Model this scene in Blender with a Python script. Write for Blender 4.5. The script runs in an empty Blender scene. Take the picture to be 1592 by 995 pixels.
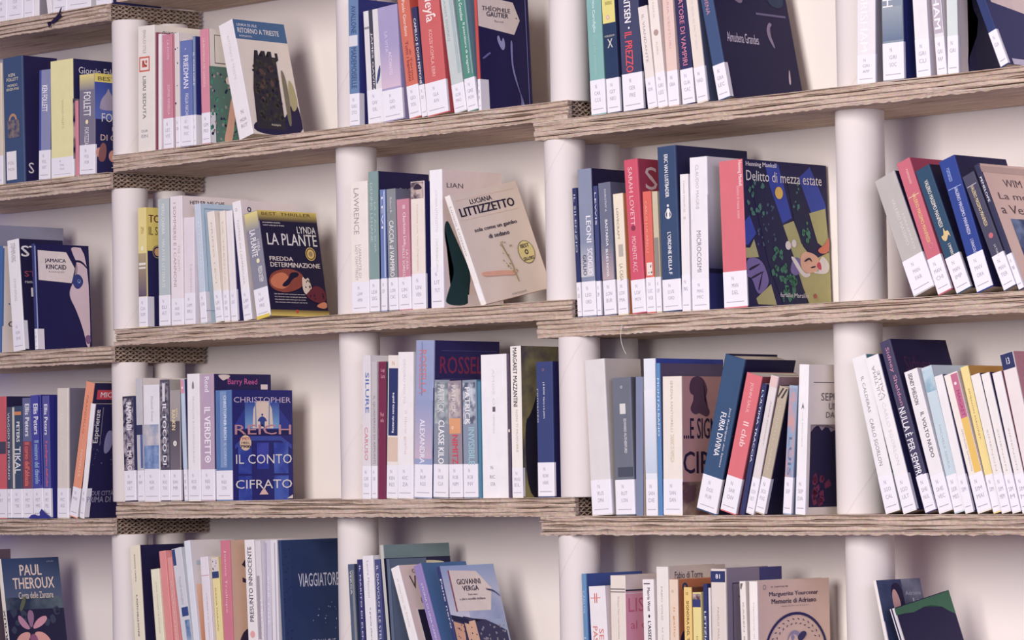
import bpy, bmesh, math, random
from mathutils import Matrix, Vector
S = bpy.context.scene
COL = S.collection
# ------------------------------------------------------------------ camera
cam_d = bpy.data.cameras.new('camera'); cam = bpy.data.objects.new('camera', cam_d); COL.objects.link(cam)
cam.matrix_world = Matrix(((0.717149, 0.043768, 0.695544, 3.94450), (0.696715, -0.020806, -0.717047, -4.06644), (-0.016912, 0.998825, -0.045414, -0.25755), (0, 0, 0, 1)))
cam_d.sensor_width = 36; cam_d.lens = 119.264; cam_d.clip_end = 60
S.camera = cam
# ------------------------------------------------------------------ light
def lin(c):
    if isinstance(c, str):
        c = c.lstrip('#'); c = [int(c[i:i + 2], 16) / 255 for i in (0, 2, 4)]
        return tuple(x / 12.92 if x <= .04045 else ((x + .055) / 1.055) ** 2.4 for x in c)
    return tuple(c[:3])
W = bpy.data.worlds.new('room_ambience'); S.world = W; W.use_nodes = True
bg = W.node_tree.nodes['Background']; bg.inputs[0].default_value = (.30, .25, 1.0, 1); bg.inputs[1].default_value = .20
def area(name, loc, target, sx, sy, power, col):
    l = bpy.data.lights.new(name, 'AREA'); l.shape = 'RECTANGLE'; l.size = sx; l.size_y = sy; l.energy = power; l.color = col
    o = bpy.data.objects.new(name, l); COL.objects.link(o); o.location = loc
    o.rotation_euler = (Vector(target) - Vector(loc)).to_track_quat('-Z', 'Y').to_euler(); return o
area('window_daylight', (1.35, -4.5, 1.05), (-.1, .1, 0), 1.9, 2.9, 262, (1, .93, .87))
area('cover_side_fill', (5.6, -3.2, .8), (0, .1, 0), 2.4, 1.8, 72, (.80, .78, 1))  # added fill light from the right to brighten the book covers
vs = S.view_settings; vs.view_transform = 'Standard'; vs.look = 'None'; vs.exposure = 0.0; vs.gamma = 1; vs.use_curve_mapping = False
# ------------------------------------------------------------------ materials
MATS = {}
def ink(col, f):
    '''slightly faded printing ink: a little grey mixed in; cover colours also brightened to offset their weaker light'''
    c = lin(col); y = .3 * c[0] + .59 * c[1] + .11 * c[2]
    f = f if f < 1 else 1.0 + .55 * y ** .5
    v = [(.93 * a + .07 * y * g) * f + .001 * g for a, g in zip(c, (1.0, .94, 1.06))]; k = min(1, .84 / max(v))
    return tuple(round(a * k, 4) for a in v)
def mat(col, rough=.5, vary=.06, scale=45, bump=0.0, spec=.14):
    key = (col, rough, vary, scale, bump)
    if key in MATS: return MATS[key]
    m = bpy.data.materials.new('print'); m.use_nodes = True
    nt = m.node_tree; b = nt.nodes['Principled BSDF']; b.inputs['Roughness'].default_value = rough; b.inputs['Specular IOR Level'].default_value = spec
    c = lin(col)
    tc = nt.nodes.new('ShaderNodeTexCoord'); no = nt.nodes.new('ShaderNodeTexNoise'); no.inputs['Scale'].default_value = scale; no.inputs['Detail'].default_value = 3
    mx = nt.nodes.new('ShaderNodeMix'); mx.data_type = 'RGBA'
    mx.inputs[6].default_value = tuple(x * (1 - vary) for x in c) + (1,); mx.inputs[7].default_value = tuple(min(1, x * (1 + vary)) for x in c) + (1,)
    nt.links.new(tc.outputs['Object'], no.inputs['Vector']); nt.links.new(no.outputs['Fac'], mx.inputs[0]); nt.links.new(mx.outputs[2], b.inputs['Base Color'])
    if bump:
        bp = nt.nodes.new('ShaderNodeBump'); bp.inputs['Strength'].default_value = bump; bp.inputs['Distance'].default_value = .002
        nt.links.new(no.outputs['Fac'], bp.inputs['Height']); nt.links.new(bp.outputs[0], b.inputs['Normal'])
    MATS[key] = m; return m
def mat_noise(c1, c2, scale):
    key = ('n', c1, c2, scale)
    if key in MATS: return MATS[key]
    m = bpy.data.materials.new('mottled_print'); m.use_nodes = True; nt = m.node_tree; b = nt.nodes['Principled BSDF']; b.inputs['Roughness'].default_value = .5; b.inputs['Specular IOR Level'].default_value = .14
    tc = nt.nodes.new('ShaderNodeTexCoord'); no = nt.nodes.new('ShaderNodeTexNoise'); no.inputs['Scale'].default_value = scale; no.inputs['Detail'].default_value = 4
    cr = nt.nodes.new('ShaderNodeValToRGB'); cr.color_ramp.elements[0].position = .38; cr.color_ramp.elements[1].position = .62
    cr.color_ramp.elements[0].color = lin(c1) + (1,); cr.color_ramp.elements[1].color = lin(c2) + (1,)
    nt.links.new(tc.outputs['Object'], no.inputs['Vector']); nt.links.new(no.outputs['Fac'], cr.inputs[0]); nt.links.new(cr.outputs[0], b.inputs['Base Color'])
    MATS[key] = m; return m
def mat_grad(c1, c2):
    key = ('g', c1, c2)
    if key in MATS: return MATS[key]
    m = bpy.data.materials.new('blended_print'); m.use_nodes = True; nt = m.node_tree; b = nt.nodes['Principled BSDF']; b.inputs['Roughness'].default_value = .5; b.inputs['Specular IOR Level'].default_value = .14
    tc = nt.nodes.new('ShaderNodeTexCoord'); sx = nt.nodes.new('ShaderNodeSeparateXYZ'); mx = nt.nodes.new('ShaderNodeMix'); mx.data_type = 'RGBA'
    mx.inputs[6].default_value = lin(c1) + (1,); mx.inputs[7].default_value = lin(c2) + (1,)
    nt.links.new(tc.outputs['Generated'], sx.inputs[0]); nt.links.new(sx.outputs[2], mx.inputs[0]); nt.links.new(mx.outputs[2], b.inputs['Base Color'])
    MATS[key] = m; return m
def mat_board():
    m = bpy.data.materials.new('corrugated_cardboard'); m.use_nodes = True; nt = m.node_tree; b = nt.nodes['Principled BSDF']; b.inputs['Roughness'].default_value = .95; b.inputs['Specular IOR Level'].default_value = .1
    tc = nt.nodes.new('ShaderNodeTexCoord'); mp = nt.nodes.new('ShaderNodeMapping'); mp.inputs['Scale'].default_value = (7, 60, 300)
    no = nt.nodes.new('ShaderNodeTexNoise'); no.inputs['Scale'].default_value = 1; no.inputs['Detail'].default_value = 6; no.inputs['Roughness'].default_value = .65
    n2 = nt.nodes.new('ShaderNodeTexNoise'); n2.inputs['Scale'].default_value = 260; n2.inputs['Detail'].default_value = 3
    cr = nt.nodes.new('ShaderNodeValToRGB'); e = cr.color_ramp.elements
    e[0].position = .27; e[0].color = lin('#75604f') + (1,); e[1].position = .70; e[1].color = lin('#e0cebf') + (1,)
    k = cr.color_ramp.elements.new(.42); k.color = lin('#c3ac9b') + (1,)
    mx = nt.nodes.new('ShaderNodeMix'); mx.data_type = 'RGBA'; mx.blend_type = 'OVERLAY'; mx.inputs[0].default_value = .35
    bp = nt.nodes.new('ShaderNodeBump'); bp.inputs['Strength'].default_value = .9; bp.inputs['Distance'].default_value = .005
    L = nt.links.new
    L(tc.outputs['Object'], mp.inputs[0]); L(mp.outputs[0], no.inputs['Vector']); L(tc.outputs['Object'], n2.inputs['Vector']); L(no.outputs['Fac'], cr.inputs[0])
    L(cr.outputs[0], mx.inputs[6]); L(n2.outputs['Color'], mx.inputs[7]); L(mx.outputs[2], b.inputs['Base Color']); L(no.outputs['Fac'], bp.inputs['Height']); L(bp.outputs[0], b.inputs['Normal'])
    return m
CARD = mat_board()
CARD_IN = mat('#b0957c', .95, .12, 120)
WALL = mat('#ece5e3', .9, .025, 5, .1)
TUBE = mat('#dcd4d1', .6, .03, 9)
PAPER = mat('#e3d9c6', .9, .08, 160)
STICKER = mat('#e8e5ea', .5, .02, 60)
# ------------------------------------------------------------------ mesh helpers
def mesh_obj(name, verts, faces, material, parent=None, smooth=False):
    me = bpy.data.meshes.new(name); me.from_pydata(verts, [], faces); me.update()
    if material: me.materials.append(material)
    if smooth:
        for p in me.polygons: p.use_smooth = True
    o = bpy.data.objects.new(name, me); COL.objects.link(o)
    if parent: o.parent = parent
    return o
BOXF = [(0, 1, 3, 2), (4, 6, 7, 5), (0, 4, 5, 1), (2, 3, 7, 6), (0, 2, 6, 4), (1, 5, 7, 3)]
def box(name, x0, x1, y0, y1, z0, z1, m, parent=None):
    return mesh_obj(name, [(x, y, z) for x in (x0, x1) for y in (y0, y1) for z in (z0, z1)], BOXF, m, parent)
def thing(name, label, cat, group=None):
    o = bpy.data.objects.new(name, None); o.empty_display_size = .02; COL.objects.link(o); tag(o, label, cat, group); return o
def tag(o, label, cat, group=None):
    o['label'] = label; o['category'] = cat
    if group: o['group'] = group
    return o
# ------------------------------------------------------------------ wall and shelving
DEPTH = .215
wall = box('wall_back', -3.2, 3.2, .226, .30, -1.7, 1.9, WALL); wall['kind'] = 'structure'
floor = box('floor', -3.2, 3.2, -7, .30, -1.76, -1.7, mat('#6f6874', .7, .05, 6)); floor['kind'] = 'structure'
T = 0.0308
def wob(rng, n, amp, step):
    k = [rng.uniform(-1, 1) for _ in range(n // step + 3)]
    return [amp * ((1 - (i % step) / step) * k[i // step] + (i % step) / step * k[i // step + 1]) for i in range(n)]
def shelf_board(label, xl, xr, zt, sl=0., sr=0., open_end=True, seed=1, rough=1.0):
    """laminated cardboard board: five corrugated sheets glued together; flutes show on the right-hand end"""
    root = thing('cardboard_shelf', label, 'shelf', 'laminated cardboard shelf boards'); rng = random.Random(seed)
    root.location = (xl, 0, zt - T)
    NL = 4; lt = T / NL; L = xr - xl; n = int(L / .007) + 2
    for k in range(NL):
        z1 = T - k * lt; z0 = z1 - lt; V = []; F = []
        sway = wob(rng, n, .0016 * rough, 14); f1 = [sway[i] + rng.uniform(-.0007, .0007) * rough for i in range(n)]
        core = wob(rng, n, .0026 * rough, 7); f2 = [sway[i] + .0022 + max(-.0018, core[i]) + rng.uniform(-.0004, .0012) * rough for i in range(n)]
        zz = wob(rng, n, .0007, 9); g1 = [max(0, q) for q in wob(rng, n, .0034, 11)]; g2 = [max(0, q) for q in wob(rng, n, .0026, 7)]
        def X(i, y, lim): 
            u = i / (n - 1); return u * (L - lim) + (1 - u) * sl * y + u * sr * y
        lin_t = .0012
        # liner sheet (full length)
        for i in range(n):
            zj = zz[i] if 0 < k else 0; zb = z1 - lin_t + zz[i] * .5
            for (y, z) in ((f1[i], z1 + min(0, zj)), (f1[i] + .0003, zb), (DEPTH, z1 - lin_t), (DEPTH, z1)): V.append((X(i, y, 0), y, z))
        for i in range(n - 1):
            a = 4 * i; b = a + 4
            F += [(a, b, b + 1, a + 1), (a + 1, b + 1, b + 2, a + 2), (a + 2, b + 2, b + 3, a + 3), (a + 3, b + 3, b, a)]
        e = 4 * (n - 1); F += [(0, 1, 2, 3), (e, e + 3, e + 2, e + 1)]
        # fluted core, cut short at the open end so that the flutes stand free
        last = k == NL - 1; zbs = [z0 + (rng.uniform(-.0012, .0008) * rough if last else 0) for _ in range(n)]
        for (front, back, cut) in ((True, .011, 0.), (False, DEPTH, .06)) if open_end else ((True, DEPTH, 0.),):
            o0 = len(V)
            for i in range(n):
                if front: sec = ((f2[i], z1 - lin_t - g1[i]), (f2[i], zbs[i] + g2[i] * (0 if last else 1)), (back, z0), (back, z1 - lin_t))
                else: sec = ((.0105, z1 - lin_t), (.0105, z0), (back, z0), (back, z1 - lin_t))
                for (y, z) in sec: V.append((X(i, y, cut), y, z))
            for i in range(n - 1):
                a = o0 + 4 * i; b = a + 4
                F += [(a, b, b + 1, a + 1), (a + 1, b + 1, b + 2, a + 2), (a + 2, b + 2, b + 3, a + 3), (a + 3, b + 3, b, a)]
            e = o0 + 4 * (n - 1); F += [(o0, o0 + 1, o0 + 2, o0 + 3), (e, e + 3, e + 2, e + 1)]
        if open_end:
            if last:   # bottom liner of the last sheet at the end
                o1 = len(V)
                for xx in (-.036, 0.):
                    for (y, z) in ((.002, z0 + .0008), (.002, z0), (DEPTH, z0), (DEPTH, z0 + .0008)): V.append((L + sr * y + xx, y, z))
                F += [(o1, o1 + 4, o1 + 5, o1 + 1), (o1 + 1, o1 + 5, o1 + 6, o1 + 2), (o1 + 2, o1 + 6, o1 + 7, o1 + 3), (o1 + 3, o1 + 7, o1 + 4, o1), (o1 + 4, o1 + 7, o1 + 6, o1 + 5)]
            pitch = .0145; m = int((DEPTH - .004) / (pitch / 2)); ph = rng.random() * pitch; zl, zh = z0 + .0003, z1 - lin_t - .0003
            o1 = len(V); th = .0011
            for j in range(m + 1):
                y = .004 + j * pitch / 2 + rng.uniform(-.0006, .0006); z = zh if (j % 2) else zl
                dx = rng.uniform(-.0012, .0006); s = -th if (j % 2) else th
                xe = L + sr * y
                V += [(xe - .062, y, z), (xe + dx, y, z), (xe + dx, y, z + s), (xe - .062, y, z + s)]
            for j in range(m):
                a = o1 + 4 * j; b = a + 4
                F += [(a, b, b + 1, a + 1), (a + 1, b + 1, b + 2, a + 2), (a + 2, b + 2, b + 3, a + 3), (a + 3, b + 3, b, a)]
        mesh_obj('cardboard_layer', V, F, CARD, root)
    return root
def support_tube(label, x, y, z0, z1, r):
    root = thing('support_tube', label, 'tube', 'white tubes carrying the shelf boards'); root.location = (x, y, z0)
    N = 40; h = z1 - z0; V = []; F = []; ri = r - .004
    prof = [(r - .0008, 0), (r, .001), (r, h - .001), (r - .0008, h), (ri, h), (ri, 0)]
    for (rad, z) in prof:
        for i in range(N): V.append((rad * math.cos(2 * math.pi * i / N), rad * math.sin(2 * math.pi * i / N), z))
    for p in range(6):
        q = (p + 1) % 6
        for i in range(N): j = (i + 1) % N; F.append((p * N + i, p * N + j, q * N + j, q * N + i))
    o = mesh_obj('tube_wall', V, F, TUBE, root)
    for p in o.data.polygons: p.use_smooth = True
    o.data.set_sharp_from_angle(angle=.6)
    # spiral winding seam, a thin paper edge
    V = []; F = []; turns = h / .34; M = 60
    for i in range(M + 1):
        a = 2 * math.pi * turns * i / M + x * 7; z = h * i / M
        for dz in (-.0008, .0008): V.append(((r + .0002) * math.cos(a), (r + .0002) * math.sin(a), min(h, max(0, z + dz))))
    for i in range(M): F.append((2 * i, 2 * i + 1, 2 * i + 3, 2 * i + 2))
    mesh_obj('spiral_seam', V, F, mat('#d6cccb', .7), root)
    return root
LEVELS = [0.6473, 0.3267, -0.0025, -0.3278, -0.6533]
shelf_board('far-left cardboard shelf board above the top row of books', -1.66, -1.0587, LEVELS[0], 0, .12, True, 10)
shelf_board('long central cardboard shelf board above the top row of books', -1.0265, 0.1348, LEVELS[0] + T, 0.0, 0, True, 20)
shelf_board('right-hand cardboard shelf board above the top row of books', 0.0571, 1.46, LEVELS[0], 0, 0, True, 30, 1.15)
shelf_board('far-left cardboard shelf board under the top row of books', -1.66, -1.0587, LEVELS[1], 0, .12, True, 11)
shelf_board('long central cardboard shelf board under the top row of books', -1.0465, 0.1348, LEVELS[1] + T, -0.3, 0, True, 21)
shelf_board('right-hand cardboard shelf board under the top row of books', 0.0571, 1.46, LEVELS[1], 0, 0, True, 31, 1.15)
shelf_board('far-left cardboard shelf board under the second row of books', -1.66, -1.0587, LEVELS[2], 0, .12, True, 12)
shelf_board('long central cardboard shelf board under the second row of books', -1.0465, 0.1348, LEVELS[2] + T, -0.3, 0, True, 22)
shelf_board('right-hand cardboard shelf board under the second row of books', 0.0571, 1.46, LEVELS[2], 0, 0, True, 32, 1.15)
shelf_board('far-left cardboard shelf board under the third row of books', -1.66, -1.0587, LEVELS[3], 0, .12, True, 13)
shelf_board('long central cardboard shelf board under the third row of books', -1.0465, 0.1348, LEVELS[3] + T, -0.3, 0, True, 23)
shelf_board('right-hand cardboard shelf board under the third row of books', 0.0571, 1.46, LEVELS[3], 0, 0, True, 33, 1.5)
shelf_board('far-left cardboard shelf board under the bottom row of books', -1.66, -1.0587, LEVELS[4], 0, .12, True, 14)
shelf_board('long central cardboard shelf board under the bottom row of books', -1.0465, 0.1348, LEVELS[4] + T, -0.3, 0, True, 24)
shelf_board('right-hand cardboard shelf board under the bottom row of books', 0.0571, 1.46, LEVELS[4], 0, 0, True, 34, 1.15)
support_tube('front white tube at the left shelf joint, top row', -1.0498, 0.05, 0.3575, 0.6165, 0.0345)
support_tube('rear white tube behind the left shelf joint tube, top row', -1.0454, 0.15, 0.3575, 0.6165, 0.031)
support_tube('lone white tube below the middle of the long board, top row', -0.4374, 0.066, 0.3575, 0.6473, 0.0365)
support_tube('front white tube at the right shelf joint, top row', 0.1073, 0.04, 0.3575, 0.6165, 0.0345)
support_tube('rear white tube behind the right shelf joint tube, top row', 0.0937, 0.15, 0.3575, 0.6165, 0.033)
support_tube('lone white tube in the right part of the shelf, top row', 0.6936, 0.072, 0.3267, 0.6165, 0.038)
support_tube('front white tube at the left shelf joint, second row', -1.0557, 0.05, 0.0283, 0.2959, 0.0345)
support_tube('rear white tube behind the left shelf joint tube, second row', -1.0592, 0.15, 0.0283, 0.2959, 0.031)
support_tube('lone white tube below the middle of the long board, second row', -0.4438, 0.066, 0.0283, 0.3267, 0.0365)
support_tube('front white tube at the right shelf joint, second row', 0.0903, 0.04, 0.0283, 0.2959, 0.0345)
support_tube('rear white tube behind the right shelf joint tube, second row', 0.0691, 0.15, 0.0283, 0.2959, 0.033)
support_tube('lone white tube in the right part of the shelf, second row', 0.6878, 0.072, -0.0025, 0.2959, 0.038)
support_tube('front white tube at the left shelf joint, third row', -1.0691, 0.056, -0.2970, -0.0333, 0.0345)
support_tube('rear white tube behind the left shelf joint tube, third row', -1.0656, 0.15, -0.2970, -0.0333, 0.031)
support_tube('lone white tube below the middle of the long board, third row', -0.4422, 0.066, -0.2970, -0.0025, 0.0365)
support_tube('front white tube at the right shelf joint, third row', 0.1238, 0.031, -0.2970, -0.0333, 0.0345)
support_tube('rear white tube behind the right shelf joint tube, third row', 0.1030, 0.15, -0.2970, -0.0333, 0.033)
support_tube('lone white tube in the right part of the shelf, third row', 0.6754, 0.072, -0.3278, -0.0333, 0.038)
support_tube('front white tube at the left shelf joint, bottom row', -1.0674, 0.05, -0.6225, -0.3586, 0.0345)
support_tube('rear white tube behind the left shelf joint tube, bottom row', -1.0714, 0.15, -0.6225, -0.3586, 0.031)
support_tube('lone white tube below the middle of the long board, bottom row', -0.4533, 0.066, -0.6225, -0.3278, 0.0365)
support_tube('front white tube at the right shelf joint, bottom row', 0.1075, 0.04, -0.6225, -0.3586, 0.0345)
support_tube('rear white tube behind the right shelf joint tube, bottom row', 0.0875, 0.15, -0.6225, -0.3586, 0.033)
support_tube('lone white tube in the right part of the shelf, bottom row', 0.6900, 0.072, -0.6533, -0.3586, 0.038)
# ------------------------------------------------------------------ lettering (built from the built-in font, cached per string)
TEXT_JOBS = []
GLYPH = {}
def glyph_mesh(text, weight):
    return GLYPH[(text, weight)][:2]
def prepare_texts(strings):
    tmp = []
    for (s, w) in strings:
        cu = bpy.data.curves.new('lettering', 'FONT'); cu.body = s; cu.resolution_u = 2; cu.fill_mode = 'FRONT'
        o = bpy.data.objects.new('lettering', cu); COL.objects.link(o); tmp.append((s, w, o))
    dg = bpy.context.evaluated_depsgraph_get(); dg.update()
    for s, w, o in tmp:
        me = o.evaluated_get(dg).to_mesh()
        vs0 = [(v.co.x, v.co.y) for v in me.vertices]; fs0 = [tuple(p.vertices) for p in me.polygons]; vs_ = []; fs = []; lv = []
        for dx, dy in (((0, 0),) if w <= 0 else ((-w * .45, 0), (w * .45, 0), (0, w * .3))):   # heavier strokes for bold faces
            k = len(vs_); vs_ += [(x + dx, y + dy) for x, y in vs0]; lv += [k] * len(vs0); fs += [tuple(q + k for q in f) for f in fs0]
        o.evaluated_get(dg).to_mesh_clear()
        xs = [v[0] for v in vs_] or [0, 1]; ys = [v[1] for v in vs_] or [0, 1]
        x0, x1, y0, y1 = min(xs), max(xs), min(ys), max(ys)
        GLYPH[(s, w)] = ([((x - x0) / max(1e-6, x1 - x0), (y - y0) / max(1e-6, y1 - y0)) for x, y in vs_], fs, [q / max(1, len(vs0)) for q in lv])
    for s, w, o in tmp:
        cu = o.data; bpy.data.objects.remove(o); bpy.data.curves.remove(cu)
# ------------------------------------------------------------------ books
def outline(w, r, k, e=0., kl=None):
    """plan outline of a spine from its left flank round the front to its right flank"""
    P = [(-e, kl if kl is not None else k), (-e, r)]
    for a in (30, 60): P.append((r - (r + e) * math.cos(math.radians(a)), r - (r + e) * math.sin(math.radians(a))))
    P.append((r, -e)); P.append((w - r, -e))
    for a in (60, 30): P.append((w - r + (r + e) * math.cos(math.radians(a)), r - (r + e) * math.sin(math.radians(a))))
    P += [(w + e, r), (w + e, k)]
    return P
def place(surf, w, d, h, off):
    if surf == 'S': return lambda u, v: (u * w, -off, v * h)
    return lambda u, v: (w + off, u * d, v * h)
def blob(rng, cx, cy, rx, ry, n=7):
    a0 = rng.random() * 6.28
    return [(cx + rx * rng.uniform(.6, 1.2) * math.cos(a0 + 6.283 * i / n), cy + ry * rng.uniform(.6, 1.2) * math.sin(a0 + 6.283 * i / n)) for i in range(n)]
STRAIGHT = {'paper_tag', 'triangle_emblem', 'castle_tower', 'black_diamond', 'stripe', 'printed_hatch', 'town_roofs', 'house_front', 'vault', 'torn_print', 'printed_mark', 'arch_band', 'lit_doorway', 'door_edge', 'worn_corner', 'dark_roof', 'blue_sky', 'green_field', 'tree_trunk', 'torn_corner', 'green_block', 'picture_sky'}
def chaikin(pts):
    out = []
    for i in range(len(pts)):
        (a, b2), (c, e) = pts[i], pts[(i + 1) % len(pts)]
        out += [(.75 * a + .25 * c, .75 * b2 + .25 * e), (.25 * a + .75 * c, .25 * b2 + .75 * e)]
    return out
def book(label, group, place_key, loc, w, d, h, lean, pitch, sc, cc, hard, sticker, items):
    root = thing('book', label, 'book', group)
    root.matrix_world = Matrix.Translation(loc) @ Matrix.Rotation(lean, 4, 'Y') @ Matrix.Rotation(pitch, 4, 'X')
    tt = min(.0026 if hard else .0009, w * .2); r = min(.0022 if hard else .0011, w * .3); k = max(r, tt) + .0015
    ms = mat(ink(sc, .95), .42, .07, 45); mc = mat(ink(cc, 1.22), .42, .07, 30)  # cover colour is lifted to make up for dimmer light on that side
    out = outline(w, r, k); inn = [(min(max(x, tt), w - tt), min(max(y, tt), k) if y < k else k) for x, y in out]
    n = len(out); V = [(x, y, z) for z in (0, h) for (x, y) in out + inn]; F = []
    for i in range(n - 1):
        a, b2, c, e = i, i + 1, n + i, n + i + 1; o = 2 * n
        F += [(a, b2, b2 + o, a + o), (e, c, c + o, e + o), (b2, a, c, e), (a + o, b2 + o, e + o, c + o)]
    F += [(0, 2 * n, 3 * n, n), (n - 1, 2 * n - 1, 4 * n - 1, 3 * n - 1)]
    mesh_obj('spine', V, F, ms, root)
    box('front_cover', w - tt, w, k, d, 0, h, mc, root)
    box('back_cover', 0, tt, k, d, 0, h, mc, root)
    lip = .003 if hard else .0006
    box('page_block', tt, w - tt, tt, d - (.003 if hard else .0008), lip, h - lip, PAPER, root)
    if sticker:
        z0, z1, wr, lines = sticker
        P = outline(w, r, r + max(wr, .0008), .00025, r + .001); V = [(x, y, z) for z in (z0, z1) for (x, y) in P]; m = len(P)
        st = mesh_obj('call_number_sticker', V, [(i, i + 1, i + 1 + m, i + m) for i in range(m - 1)], STICKER, root)
        V = []; F = []
        hh = (z1 - z0); row = 0; words = ['N'] + lines.split()
        for j, wd in enumerate(words[:3]):
            pts, fs = glyph_mesh(wd, 0); lw = min((w - 2 * r) * (.22 if j == 0 else .6), .004 if j == 0 else .013); x0 = r + (w - 2 * r - lw) * (.4 if j == 0 else .5)
            zt = z1 - hh * (.14 + .2 * j); o = len(V); gh = min(hh * .11, .0066)
            V += [(x0 + px * lw, -.0005, zt - gh + py * gh) for px, py in pts]; F += [tuple(o + q for q in f) for f in fs]
        o = len(V); V += [(r + .1 * w, -.0005, z0 + hh * .13), (w * .86, -.0005, z0 + hh * .13), (w * .86, -.0005, z0 + hh * .15), (r + .1 * w, -.0005, z0 + hh * .15)]; F.append((o, o + 1, o + 2, o + 3))
        mesh_obj('handwriting', V, F, mat('#aaa4b0', .7, .05), st)
    lay = {'S': .00018, 'C': .00018}
    for it in items:
        tone = 1.22 if it[1] == 'C' else .95  # cover prints get the same brightening against weak side light
        it = tuple(ink(x, tone) if isinstance(x, str) and x[:1] == '#' and len(x) == 7 else x for x in it)
        kd, sf = it[0], it[1]; lay[sf] += .00004; off = lay[sf]; P = place(sf, w, d, h, off); asp = h / (w if sf == 'S' else d)
        if kd == 't':
            _, _, tx, u0, v0, u1, v1, ori, c, wt, nm = it; pts, fs = glyph_mesh(tx, wt)
            if ori == 'h': V = [P(u0 + x * (u1 - u0), v0 + y * (v1 - v0)) for x, y in pts]
            elif ori == 'd': V = [P(u0 + y * (u1 - u0), v1 - x * (v1 - v0)) for x, y in pts]
            else: V = [P(u1 - y * (u1 - u0), v0 + x * (v1 - v0)) for x, y in pts]
            lim = d if sf == 'C' else None
            if lim and max(v[1] for v in V) > lim - .0005:        # a word that runs to the cover edge ends there
                q = (lim - .004) / max(v[1] for v in V); V = [(x, y * q, z) for x, y, z in V]
            if wt > 0:                                            # the strokes of a bold face lie on top of one another, never in one plane
                lv = GLYPH[(tx, wt)][2]; lay[sf] += .00012
                V = [(x + .00005 * q, y, z) if sf == 'C' else (x, y - .00005 * q, z) for (x, y, z), q in zip(V, lv)]
            mesh_obj(nm, V, fs, mat(c, .5, .03), root)
        elif kd in 'rng':
            u0, v0, u1, v1 = it[2:6]; V = [P(u0, v0), P(u1, v0), P(u1, v1), P(u0, v1)]
            m = mat(it[6], .45, .05, 40) if kd == 'r' else (mat_noise(it[6], it[7], it[8]) if kd == 'n' else mat_grad(it[6], it[7]))
            mesh_obj(it[-1], V, [(0, 1, 2, 3)], m, root)
        elif kd == 'd':
            _, _, u, v, rad, c, nm = it; N = 28
            mesh_obj(nm, [P(u + rad * asp * math.cos(6.2832 * i / N), v + rad * math.sin(6.2832 * i / N)) for i in range(N)], [tuple(range(N))], mat(c, .45, .05, 60), root)
        elif kd in ('ring', 'ringe'):
            if kd == 'ring': _, _, u, v, r0, r1, c, nm = it; ex = asp
            else: _, _, u, v, r0, r1, ux, c, nm = it; ex = ux / r1
            N = 48; V = []
            for i in range(N):
                for q in (r0, r1): V.append(P(u + q * ex * math.cos(6.2832 * i / N), v + q * math.sin(6.2832 * i / N)))
            mesh_obj(nm, V, [(2 * i, 2 * i + 1, (2 * i + 3) % (2 * N), (2 * i + 2) % (2 * N)) for i in range(N)], mat(c, .45, .05, 60), root)
        elif kd == 'leafring':
            _, _, u, v, rad, ux, c, nm = it; V = []; F = []; rng = random.Random(4); ex = ux / .295
            for i in range(64):
                a = 6.2832 * i / 64; q = rad + (.016 if i % 2 else -.016); o = len(V); aa = a + (1.0 if i % 2 else -1.0)
                for (l, s) in ((-.013, 0), (0, .0045), (.013, 0), (0, -.0045)):
                    V.append(P(u + (q * math.cos(a) + l * math.cos(aa) - s * math.sin(aa)) * ex, v + q * math.sin(a) + l * math.sin(aa) + s * math.cos(aa)))
                F.append((o, o + 1, o + 2, o + 3))
            mesh_obj(nm, V, F, mat(c, .45), root)['kind'] = 'stuff'
        elif kd == 'p':
            _, _, pts, c, nm = it
            if nm not in STRAIGHT:
                for _ in range(2): pts = chaikin(pts)
            bm = bmesh.new(); f = bm.faces.new([bm.verts.new(P(*q)) for q in pts]); bmesh.ops.triangulate(bm, faces=[f])
            me = bpy.data.meshes.new(nm); bm.to_mesh(me); bm.free(); me.materials.append(mat(c, .45, .08, 60)); o = bpy.data.objects.new(nm, me); COL.objects.link(o); o.parent = root
        elif kd == 'sp':
            _, _, u0, v0, u1, v1, cnt, size, c, seed, nm = it; rng = random.Random(seed); V = []; F = []
            for _ in range(cnt):
                s = size * rng.uniform(.6, 1.3); cx = rng.uniform(u0, u1); cy = rng.uniform(v0, v1)
                pts = [(min(max(a, .01), .985), min(max(b2, .01), .99)) for a, b2 in blob(rng, cx, cy, s * asp, s * 1.1)]; o = len(V)
                V += [P(*q) for q in pts]; F.append(tuple(range(o, o + len(pts))))
            mesh_obj(nm, V, F, mat(c, .45), root)['kind'] = 'stuff'
    return root
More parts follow.
